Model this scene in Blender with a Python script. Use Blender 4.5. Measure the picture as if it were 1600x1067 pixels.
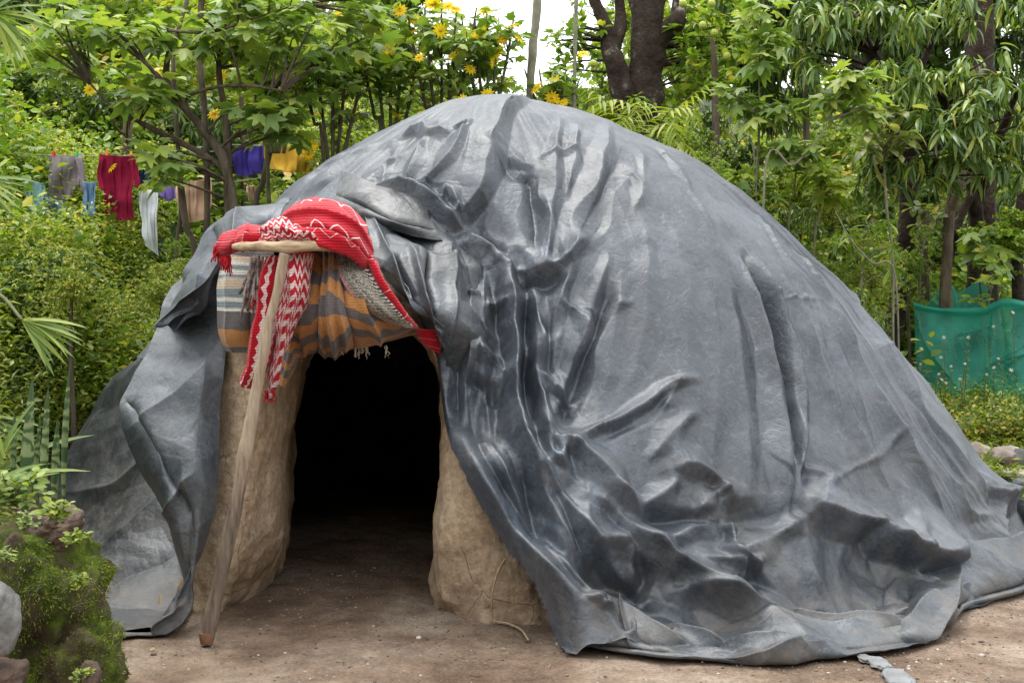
import bpy, bmesh, math, random
import numpy as np
from mathutils import Vector, Matrix
random.seed(11)
rng = np.random.default_rng(11)
for o in list(bpy.data.objects): bpy.data.objects.remove(o)
SC = bpy.context.scene
COL = SC.collection

# ------------------------------------------------------------------ camera
CAMZ, FPX, PITCH = 1.6, 1900.0, math.radians(1.55)
cam_d = bpy.data.cameras.new('camera'); cam = bpy.data.objects.new('camera', cam_d); COL.objects.link(cam)
cam.location = (0, 0, CAMZ); cam.rotation_euler = (math.pi/2 - PITCH, 0, 0)
cam_d.sensor_width = 36; cam_d.lens = 36*FPX/1600; cam_d.clip_start = .05; cam_d.clip_end = 900
SC.camera = cam
# ------------------------------------------------------------------ sky, sun, exposure
SUN_EL, SUN_ROT = math.radians(74), math.radians(325)
w = bpy.data.worlds.new('World'); SC.world = w; w.use_nodes = True
nt = w.node_tree; nt.nodes.clear()
sky = nt.nodes.new('ShaderNodeTexSky'); sky.sky_type = 'NISHITA'; sky.sun_disc = False
sky.sun_elevation = SUN_EL; sky.sun_rotation = SUN_ROT; sky.dust_density = 4; sky.air_density = 1.0
hs = nt.nodes.new('ShaderNodeHueSaturation'); hs.inputs['Saturation'].default_value = .12
mxw = nt.nodes.new('ShaderNodeMix'); mxw.data_type = 'RGBA'; mxw.inputs[0].default_value = .72
mxw.inputs[7].default_value = (12.6, 13.1, 13.7, 1)          # even bright overcast cloud layer
bg = nt.nodes.new('ShaderNodeBackground'); bg.inputs['Strength'].default_value = .12
ow = nt.nodes.new('ShaderNodeOutputWorld')
nt.links.new(sky.outputs[0], hs.inputs['Color']); nt.links.new(hs.outputs[0], mxw.inputs[6])
nt.links.new(mxw.outputs[2], bg.inputs['Color']); nt.links.new(bg.outputs[0], ow.inputs[0])
sd = bpy.data.lights.new('sun', 'SUN'); sun = bpy.data.objects.new('sun', sd); COL.objects.link(sun)
sd.energy = 1.3; sd.angle = math.radians(35); sd.color = (1, .965, .9)
dsun = Vector((math.sin(SUN_ROT)*math.cos(SUN_EL), math.cos(SUN_ROT)*math.cos(SUN_EL), math.sin(SUN_EL)))
sun.rotation_euler = dsun.to_track_quat('Z', 'Y').to_euler(); sun.location = (0, -5, 20)
SC.view_settings.view_transform = 'Standard'; SC.view_settings.look = 'None'
SC.view_settings.exposure = 0.92; SC.view_settings.gamma = 1; SC.view_settings.use_curve_mapping = False
SC.render.engine = 'CYCLES'
SC.cycles.use_denoising = True
SC.cycles.max_bounces = 7; SC.cycles.diffuse_bounces = 3; SC.cycles.glossy_bounces = 3
SC.cycles.transparent_max_bounces = 8; SC.cycles.transmission_bounces = 3

# ------------------------------------------------------------------ small maths
CP, SP = math.cos(PITCH), math.sin(PITCH)
def rays(px, py):
    px = np.asarray(px, float); py = np.asarray(py, float)
    dx = (px-800)/FPX; dy = (533.5-py)/FPX
    return np.stack([dx, CP+dy*SP, -SP+dy*CP], -1)
def P(px, py, Y):                       # measured photo point + its distance in metres -> place in the world
    d = rays(px, py); t = np.asarray(Y, float)/d[..., 1]
    return d*t[..., None] + np.array([0, 0, CAMZ])
def G(px, py, z=0.):
    d = rays(px, py); t = (z-CAMZ)/d[..., 2]
    return d*t[..., None] + np.array([0, 0, CAMZ])
def proj(p):
    x, y, z = p[..., 0], p[..., 1], p[..., 2]-CAMZ
    f = y*CP - z*SP; u = y*SP + z*CP
    return 800+FPX*x/f, 533.5-FPX*u/f
def norm(a): return a/np.maximum(np.linalg.norm(a, axis=-1, keepdims=True), 1e-9)
def sstep(a, b, x):
    t = np.clip((x-a)/(b-a), 0, 1); return t*t*(3-2*t)
_pr = np.random.default_rng(5).permutation(256); _pr = np.concatenate([_pr, _pr, _pr])
_gr = norm(np.random.default_rng(6).normal(size=(256, 3)))
def perlin(p, seed=0):
    p = np.asarray(p, float) + seed*17.31
    i = np.floor(p).astype(np.int64); f = p-i; u = f*f*f*(f*(f*6-15)+10); i &= 255
    r = 0
    for a in (0, 1):
        wa = u[..., 0] if a else 1-u[..., 0]
        for b in (0, 1):
            wb = u[..., 1] if b else 1-u[..., 1]
            h = _pr[_pr[i[..., 0]+a]+i[..., 1]+b]
            for c in (0, 1):
                wc = u[..., 2] if c else 1-u[..., 2]
                g = _gr[_pr[h+i[..., 2]+c] & 255]
                r = r + wa*wb*wc*((f[..., 0]-a)*g[..., 0]+(f[..., 1]-b)*g[..., 1]+(f[..., 2]-c)*g[..., 2])
    return r*1.6
def fbm(p, n=3, seed=0, gain=.5):
    return sum(gain**k*perlin(p*2.03**k, seed+k) for k in range(n))
def crease(p, seed=0):                  # crumpled sheet: flat irregular facets meeting at sharp creases, 0..1
    p = np.asarray(p, float); q = p*.62+seed*3.7
    u = q[..., 0]+.41*q[..., 1]+.30*perlin(q*.9, seed+1); v = q[..., 2]*1.0+.57*q[..., 1]+.30*perlin(q*.9, seed+2)
    sk = .366*(u+v); u = u+sk; v = v+sk; i = np.floor(u).astype(np.int64); j = np.floor(v).astype(np.int64); a = u-i; b = v-j
    h = lambda x, y: _pr[_pr[x & 255]+(y & 255)]/255.
    v00, v11 = h(i, j), h(i+1, j+1); lo = v00*(1-a)+h(i+1, j)*(a-b)+v11*b; hi = v00*(1-b)+h(i, j+1)*(b-a)+v11*a
    return np.where(a > b, lo, hi)
def cat(a, axis):                       # Catmull-Rom resampling helper
    return a
def spline(a, n, axis=0):
    a = np.moveaxis(np.asarray(a, float), axis, 0); m = len(a)
    t = np.linspace(0, m-1, n); i = np.clip(t.astype(int), 0, m-2); f = (t-i).reshape((-1,)+(1,)*(a.ndim-1))
    g = lambda k: a[np.clip(k, 0, m-1)]
    p0, p1, p2, p3 = g(i-1), g(i), g(i+1), g(i+2)
    r = .5*(2*p1+(p2-p0)*f+(2*p0-5*p1+4*p2-p3)*f*f+(3*p1-p0-3*p2+p3)*f**3)
    return np.moveaxis(r, 0, axis)

# ------------------------------------------------------------------ mesh + object helpers
def mesh_np(name, V, F, smooth=True, uv=None, attr=None, mats=(), midx=None):
    V = np.ascontiguousarray(V, dtype=np.float32).reshape(-1, 3)
    if isinstance(F, np.ndarray): F = [F]
    F = [np.asarray(f, dtype=np.int32) for f in F if len(f)]
    tot = np.concatenate([np.full(len(f), f.shape[1], dtype=np.int32) for f in F])
    idx = np.concatenate([f.ravel() for f in F]); st = np.concatenate([[0], np.cumsum(tot)[:-1]]).astype(np.int32)
    me = bpy.data.meshes.new(name)
    me.vertices.add(len(V)); me.vertices.foreach_set('co', V.ravel())
    me.loops.add(len(idx)); me.polygons.add(len(tot))
    me.polygons.foreach_set('loop_start', st); me.polygons.foreach_set('loop_total', tot)
    me.loops.foreach_set('vertex_index', idx)
    me.polygons.foreach_set('use_smooth', np.full(len(tot), bool(smooth)))
    for m in mats: me.materials.append(m)
    if midx is not None: me.polygons.foreach_set('material_index', np.asarray(midx, dtype=np.int32))
    if uv is not None:
        l = me.uv_layers.new(name='UVMap'); l.data.foreach_set('uv', np.asarray(uv, dtype=np.float32)[idx].ravel())
    if attr:
        for k, a in attr.items():
            at = me.attributes.new(k, 'FLOAT', 'POINT'); at.data.foreach_set('value', np.asarray(a, dtype=np.float32))
    me.update(calc_edges=True); return me
def link(name, data, parent=None, loc=(0, 0, 0), kind=None, label=None, cat=None, group=None):
    o = bpy.data.objects.new(name, data); COL.objects.link(o); o.location = loc
    if parent is not None: o.parent = parent
    tag(o, label, cat, group, kind); return o
def tag(o, label=None, cat=None, group=None, kind=None):
    if label: o['label'] = label
    if cat: o['category'] = cat
    if group: o['group'] = group
    if kind: o['kind'] = kind
def thing(name, loc, label, cat, group=None):
    return link(name, None, None, tuple(float(v) for v in loc), None, label, cat, group)
def mk(name, V, F, mat, parent=None, loc=None, smooth=True, uv=None, attr=None, midx=None, **kw):
    """world-space vertices -> one mesh object, stored relative to its parent's base (or to loc)"""
    base = np.array(parent.location) if parent is not None else np.array(loc if loc is not None else (0, 0, 0), float)
    b = np.zeros(3)
    p = parent
    while p is not None: b = b+np.array(p.location); p = p.parent
    if parent is None: b = base
    mats = mat if isinstance(mat, (list, tuple)) else [mat]
    me = mesh_np(name, np.asarray(V)-b, F, smooth, uv, attr, mats, midx)
    return link(name, me, parent, (0, 0, 0) if parent is not None else tuple(base), **kw)
def grid_faces(nr, nc, mask=None, wrap=False):
    i = np.arange(nr*nc).reshape(nr, nc)
    if wrap: i = np.concatenate([i, i[:, :1]], 1)
    f = np.stack([i[:-1, :-1], i[1:, :-1], i[1:, 1:], i[:-1, 1:]], -1).reshape(-1, 4)
    return f if mask is None else f[mask.reshape(-1)]
def tube(pts, rad, n=6, seg=None, cap=True, rough=0, seed=0):
    pts = np.asarray(pts, float); rad = np.broadcast_to(np.asarray(rad, float), (len(pts),)).copy()
    if seg: pts, rad = spline(pts, seg), spline(rad, seg)
    t = norm(np.gradient(pts, axis=0)); ref = np.array([.13, .31, .94]) if abs(t[0, 2]) < .9 else np.array([1., .1, .05])
    a = norm(np.cross(t, ref)); b = np.cross(t, a)
    th = np.arange(n)*2*math.pi/n
    d = a[:, None]*np.cos(th)[None, :, None]+b[:, None]*np.sin(th)[None, :, None]
    V = pts[:, None]+d*rad[:, None, None]
    if rough: V = V+d*(rough*fbm(V*np.array([9, 9, 3.]), 3, seed))[..., None]
    m = len(pts); F = [grid_faces(m, n, wrap=True)[:, ::-1]]
    V = V.reshape(-1, 3)
    if cap:
        V = np.concatenate([V, pts[:1], pts[-1:]]); k = np.arange(n); c0 = m*n
        F.append(np.stack([np.full(n, c0), k, (k+1) % n], -1)[:, ::-1]); e = (m-1)*n
        F.append(np.stack([np.full(n, c0+1), e+k, e+(k+1) % n], -1))
    return V, F
class Acc:                              # collects world-space pieces of ONE part
    def __init__(s): s.V = []; s.F = {}; s.n = 0; s.R = []; s.M = {}
    def add(s, V, F, r=0., m=0):
        V = np.asarray(V).reshape(-1, 3)
        for f in (F if isinstance(F, list) else [F]):
            if len(f):
                s.F.setdefault(f.shape[1], []).append(np.asarray(f)+s.n); s.M.setdefault(f.shape[1], []).append(np.full(len(f), m))
        s.V.append(V); s.n += len(V); s.R.append(np.broadcast_to(np.asarray(r, float), (len(V),)))
    def mesh(s): return np.concatenate(s.V), [np.concatenate(f) for f in s.F.values()], np.concatenate(s.R), np.concatenate([np.concatenate(m) for m in s.M.values()])
    def build(s, name, mat, parent=None, **kw):
        V, F, R, M = s.mesh(); return mk(name, V, F, mat, parent, attr={'rnd': R}, midx=M, **kw)

# ------------------------------------------------------------------ materials
def nodes(name):
    m = bpy.data.materials.new(name); m.use_nodes = True; t = m.node_tree; b = t.nodes['Principled BSDF']; return m, t, b
def N(t, typ, **kw):
    n = t.nodes.new(typ)
    for k, v in kw.items():
        if k.startswith('i_'): n.inputs[int(k[2:]) if k[2:].isdigit() else k[2:]].default_value = v
        else: setattr(n, k, v)
    return n
def L(t, a, b): t.links.new(a, b)
def ramp(t, src, stops):
    r = N(t, 'ShaderNodeValToRGB'); e = r.color_ramp.elements
    while len(e) < len(stops): e.new(.5)
    for k, (p, c) in enumerate(stops):
        e[k].position = p; e[k].color = (*c, 1) if len(c) == 3 else c
    L(t, src, r.inputs[0]); return r.outputs[0]
def noise(t, scale, detail=4, rough=.55, coord=None, dist=0., vec_scale=None, typ='Object'):
    n = N(t, 'ShaderNodeTexNoise'); n.inputs['Scale'].default_value = scale; n.inputs['Detail'].default_value = detail
    n.inputs['Roughness'].default_value = rough; n.inputs['Distortion'].default_value = dist
    if coord is None: coord = N(t, 'ShaderNodeTexCoord').outputs[typ]
    if vec_scale:
        mp = N(t, 'ShaderNodeMapping'); mp.inputs['Scale'].default_value = vec_scale; L(t, coord, mp.inputs[0]); coord = mp.outputs[0]
    L(t, coord, n.inputs['Vector']); return n.outputs['Fac']
def mix(t, fac, a, b, mode='MIX'):
    m = N(t, 'ShaderNodeMix', data_type='RGBA', blend_type=mode)
    for s, k in ((fac, 0), (a, 6), (b, 7)):
        if hasattr(s, 'is_output') or isinstance(s, bpy.types.NodeSocket): L(t, s, m.inputs[k])
        elif isinstance(s, (int, float)): m.inputs[k].default_value = s
        else: m.inputs[k].default_value = (*s, 1)
    return m.outputs[2]
def math_(t, op, a, b=0.):
    m = N(t, 'ShaderNodeMath', operation=op)
    for s, k in ((a, 0), (b, 1)):
        if isinstance(s, (int, float)): m.inputs[k].default_value = s
        else: L(t, s, m.inputs[k])
    return m.outputs[0]
def bump(t, b, h, strength=.5, dist=.01, prev=None):
    n = N(t, 'ShaderNodeBump'); n.inputs['Strength'].default_value = strength; n.inputs['Distance'].default_value = dist
    L(t, h, n.inputs['Height'])
    if prev is not None: L(t, prev, n.inputs['Normal'])
    L(t, n.outputs[0], b.inputs['Normal']); return n.outputs[0]
def mat_simple(name, stops, scale=8, rough=.8, bmp=.4, bscale=None, dist=.01, spec=.3, vs=None):
    m, t, b = nodes(name); f = noise(t, scale, 6, .6, vec_scale=vs); L(t, ramp(t, f, stops), b.inputs['Base Color'])
    b.inputs['Roughness'].default_value = rough; b.inputs['Specular IOR Level'].default_value = spec
    if bmp: bump(t, b, noise(t, bscale or scale*4, 5, .6, vec_scale=vs), bmp, dist)
    return m
def mat_leaf(name, stops, trans=.3, rough=.45, spec=.35):
    m, t, b = nodes(name)
    at = N(t, 'ShaderNodeAttribute', attribute_name='rnd'); oi = N(t, 'ShaderNodeObjectInfo')
    v = math_(t, 'FRACT', math_(t, 'ADD', at.outputs['Fac'], oi.outputs['Random']))
    c = ramp(t, v, stops); nz = noise(t, 1.3, 2, typ='Object')
    c = mix(t, 1., c, ramp(t, nz, [(.3, (.72, .78, .7)), (.7, (1.2, 1.15, 1.05))]), 'MULTIPLY')
    L(t, c, b.inputs['Base Color']); b.inputs['Roughness'].default_value = rough; b.inputs['Specular IOR Level'].default_value = spec
    tr = N(t, 'ShaderNodeBsdfTranslucent'); tc = mix(t, 1., c, (1.35, 1.5, .55), 'MULTIPLY'); L(t, tc, tr.inputs['Color'])
    ms = N(t, 'ShaderNodeMixShader'); ms.inputs[0].default_value = trans
    L(t, b.outputs[0], ms.inputs[1]); L(t, tr.outputs[0], ms.inputs[2]); L(t, ms.outputs[0], t.nodes['Material Output'].inputs[0]); return m
# ------------------------------------------------------------------ terrain
def ground_h(x, y):
    x = np.asarray(x, float); y = np.asarray(y, float)
    edge = -1.5-(y-4.2)*.50                                   # foot of the raised bank on the left
    edge = np.where(y < 4.2, -1.5+(4.2-y)*.15, edge)
    edge = np.maximum(edge, -3.75)
    left = sstep(0., .35, edge-x)*.82 + np.clip(edge-x, 0, 4)*.42
    left = left*sstep(4.35, 4.75, y)
    back = .15*np.clip(y-8.9, 0, 4)*sstep(.5, 3.5, x) + .20*np.clip(y-11.5, 0, 50)*sstep(-30, 0, -np.abs(x)+20) + .16*np.clip(y-16, 0, 14)
    lb = .22*np.clip(y-8.0, 0, 5)*sstep(-.5, -3.6, x)*sstep(3.6, 4.6, np.hypot(x+.06, y-8.6))
    far = np.clip((y-32)*-.3, -4, 0)*sstep(30, 45, y)
    return left+back*(y < 200)+lb+far*0
gx = np.concatenate([np.linspace(-260, -16, 24), np.linspace(-15, -5.5, 30), np.linspace(-5.4, 6.6, 300), np.linspace(6.8, 16, 30), np.linspace(18, 260, 24)])
gy = np.concatenate([np.linspace(-220, -2, 22), np.linspace(-1.5, 3.4, 24), np.linspace(3.5, 9.8, 200), np.linspace(9.9, 30, 90), np.linspace(31, 260, 30)])
GX, GY = np.meshgrid(gx, gy)
GZ = ground_h(GX, GY)
pp = np.stack([GX, GY, GX*0], -1)
near = sstep(14, 9, np.hypot(GX, GY-6))
GZ = GZ + near*(.022*fbm(pp*1.1, 3, 3)+.007*fbm(pp*6, 3, 9))-.01
veg = np.clip(sstep(.05, .25, ground_h(GX, GY)) + sstep(2.7, 4.0, GX-(GY-7)*.1)*sstep(8.3, 9.6, GY), 0, 1)
m_ground, t, b = nodes('soil')
co = N(t, 'ShaderNodeTexCoord').outputs['Object']
n1 = noise(t, 1.1, 6, .62, co, .4); n2 = noise(t, 55, 5, .7, co); n3 = noise(t, 7, 6, .65, co)
c1 = ramp(t, n1, [(.33, (.10, .066, .045)), (.5, (.18, .132, .097)), (.68, (.29, .238, .19))])
c1 = mix(t, .75, c1, ramp(t, n3, [(.3, (.55, .5, .46)), (.62, (1.25, 1.2, 1.15))]), 'MULTIPLY')
c1 = mix(t, 1., c1, ramp(t, n2, [(.36, (.74, .72, .70)), (.5, (1, 1, 1)), (.66, (1.3, 1.27, 1.22))]), 'MULTIPLY')
vo = N(t, 'ShaderNodeTexVoronoi', voronoi_dimensions='3D'); vo.inputs['Scale'].default_value = 42; L(t, co, vo.inputs['Vector'])
spk = math_(t, 'MULTIPLY', math_(t, 'LESS_THAN', vo.outputs['Distance'], .13), math_(t, 'GREATER_THAN', noise(t, 9, 3, .5, co), .52))
c1 = mix(t, math_(t, 'MULTIPLY', spk, .55), c1, (.38, .33, .27))
va = N(t, 'ShaderNodeAttribute', attribute_name='veg')
c2 = ramp(t, noise(t, 5, 6, .7, co), [(.3, (.012, .016, .006)), (.55, (.03, .045, .012)), (.75, (.05, .07, .02))])
L(t, mix(t, va.outputs['Fac'], c1, c2), b.inputs['Base Color']); b.inputs['Roughness'].default_value = .9; b.inputs['Specular IOR Level'].default_value = .2
p_ = bump(t, b, n3, .6, .03); p_ = bump(t, b, n2, .7, .008, p_); bump(t, b, vo.outputs['Distance'], .35, .006, p_)
mk('ground', np.stack([GX, GY, GZ], -1), grid_faces(len(gy), len(gx))[:, ::-1], m_ground, attr={'veg': veg.ravel()}, kind='structure')

# ------------------------------------------------------------------ tarpaulin material
def mat_tarp(name, dust=.35, base=(.034, .042, .053)):
    m, t, b = nodes(name); co = N(t, 'ShaderNodeTexCoord').outputs['Object']
    big = noise(t, 1.4, 5, .6, co, .5); fine = noise(t, 26, 6, .72, co, .3); streak = noise(t, 5, 5, .7, co, .8, (2.2, 2.2, .7))
    hi = tuple(min(1, v*1.9+.015) for v in base); lo = tuple(v*.72 for v in base)
    c = ramp(t, big, [(.32, lo), (.5, base), (.72, hi)])
    c = mix(t, ramp(t, streak, [(.55, (0, 0, 0)), (.80, (.45, .45, .45))]), c, (.095, .110, .130))
    geo = N(t, 'ShaderNodeNewGeometry'); sx = N(t, 'ShaderNodeSeparateXYZ'); L(t, geo.outputs['Position'], sx.inputs[0])
    low = ramp(t, sx.outputs['Z'], [(0., (1, 1, 1)), (.5, (.25, .25, .25)), (1.0, (0, 0, 0))])
    dd = ramp(t, math_(t, 'MULTIPLY', noise(t, 3.2, 6, .7, co, .6), 1.), [(.42, (0, 0, 0)), (.64, (1, 1, 1))])
    dm = math_(t, 'MULTIPLY', dd, math_(t, 'ADD', math_(t, 'MULTIPLY', low, .55), dust*.34))
    mot = noise(t, 3.1, 7, .72, co, 1.4, (1, 1, 1.3)); c = mix(t, .8, c, ramp(t, mot, [(.34, (.80, .81, .84)), (.5, (.98, .99, 1.)), (.66, (1.16, 1.17, 1.2))]), 'MULTIPLY')
    c = mix(t, ramp(t, noise(t, 13, 6, .75, co, 2.), [(.54, (0, 0, 0)), (.68, (.6, .6, .6))]), c, (.10, .115, .135))
    c = mix(t, .8, c, ramp(t, noise(t, 38, 5, .8, co, 1.), [(.36, (.6, .6, .62)), (.5, (1, 1, 1)), (.64, (1.5, 1.5, 1.5))]), 'MULTIPLY')
    dm = math_(t, 'MULTIPLY', dm, ramp(t, fine, [(.3, (.3, .3, .3)), (.6, (1, 1, 1))]))
    c = mix(t, dm, c, (.17, .14, .11))
    L(t, c, b.inputs['Base Color'])
    r = math_(t, 'ADD', ramp(t, noise(t, 4, 5, .6, co), [(.3, (.37, .37, .37)), (.75, (.54, .54, .54))]), math_(t, 'MULTIPLY', dm, .35))
    L(t, r, b.inputs['Roughness']); b.inputs['IOR'].default_value = 1.5; b.inputs['Specular IOR Level'].default_value = .75
    # fine crinkles of the woven plastic
    wv = N(t, 'ShaderNodeTexVoronoi', feature='DISTANCE_TO_EDGE'); wv.inputs['Scale'].default_value = 9
    off = N(t, 'ShaderNodeTexNoise'); off.inputs['Scale'].default_value = 5; L(t, co, off.inputs['Vector'])
    vm = N(t, 'ShaderNodeVectorMath', operation='MULTIPLY_ADD'); vm.inputs[1].default_value = (.35, .35, .35)
    L(t, off.outputs['Color'], vm.inputs[0]); L(t, co, vm.inputs[2]); L(t, vm.outputs[0], wv.inputs['Vector'])
    rg = N(t, 'ShaderNodeTexNoise', noise_type='RIDGED_MULTIFRACTAL'); rg.inputs['Scale'].default_value = 5.5; rg.inputs['Detail'].default_value = 5; rg.inputs['Distortion'].default_value = .6; L(t, vm.outputs[0], rg.inputs['Vector'])
    p0 = bump(t, b, rg.outputs['Fac'], .38, .010)
    p1 = bump(t, b, ramp(t, wv.outputs['Distance'], [(0, (0, 0, 0)), (.12, (1, 1, 1))]),   .12, .007, p0)
    p2 = bump(t, b, noise(t, 11, 6, .62, co, 1.2), .30, .012, p1)
    p3 = bump(t, b, noise(t, 27, 5, .7, co, 1.5), .28, .006, p2); bump(t, b, noise(t, 75, 4, .65, co, .5), .4, .003, p3)
    return m
m_tarp = mat_tarp('black_plastic_sheet'); m_tarp2 = mat_tarp('dusty_plastic_sheet', .6, (.038, .045, .052)); m_tarp3 = mat_tarp('dirty_shaded_inner_sheet', .5, (.026, .029, .032))  # inner sheet's darker base paints in the shade behind the curtain

# ------------------------------------------------------------------ dome surface
CX, CY, HZ = -.06, 8.6, 3.09
TH = np.radians([-180, -150, -127, -105, -90, -70, -50, -30, 0, 30, 90, 150, 180])
RR = np.array([3.3, 3.3, 3.2, 3.08, 3.0, 2.98, 3.12, 3.4, 3.78, 3.65, 3.3, 3.3, 3.3])
_r = np.array([0, .45, .9, 1.25, 1.6, 1.93, 2.26, 2.58, 2.9, 3.2, 3.42, 3.6, 4.1])/3.5
_z = np.array([3.10, 3.02, 2.86, 2.68, 2.42, 2.12, 1.79, 1.38, .93, .5, .16, .03, .0])/3.10
_q = np.linspace(0, _r[-1], 400); _zz = np.interp(_q, _r, _z)
_k = np.exp(-np.linspace(-2.2, 2.2, 31)**2); _k /= _k.sum()
_zz = np.convolve(np.concatenate([_zz[15:0:-1], _zz, np.full(15, _zz[-1])]), _k, 'valid')
def R_of(th):
    d = np.linspace(-math.pi, math.pi, 361); v = np.interp(d, TH, RR)
    k = np.exp(-np.linspace(-2, 2, 41)**2); k /= k.sum(); v = np.convolve(np.concatenate([v[-21:-1], v, v[1:21]]), k, 'valid')
    return np.interp(th, d, v)
def dome_z(x, y):
    dx, dy = x-CX, y-CY; th = np.arctan2(dy, dx); return HZ*np.interp(np.hypot(dx, dy)/R_of(th), _q, _zz)
def hit(px, py):
    d = rays(px, py); t = np.full(d.shape[:-1], 4.5); done = np.zeros(t.shape, bool)
    for _ in range(1400):
        p = d*t[..., None]; z = p[..., 2]+CAMZ
        h = np.where(np.hypot(p[..., 0]-CX, p[..., 1]-CY) < 4.1, dome_z(p[..., 0], p[..., 1]), 0.)
        done |= z <= h
        if done.all(): break
        t = np.where(done, t, t+.006)
    return d*t[..., None]+np.array([0, 0, CAMZ])
PXM = 1/255.                                                    # metres per photo pixel at the cover's distance
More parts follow.
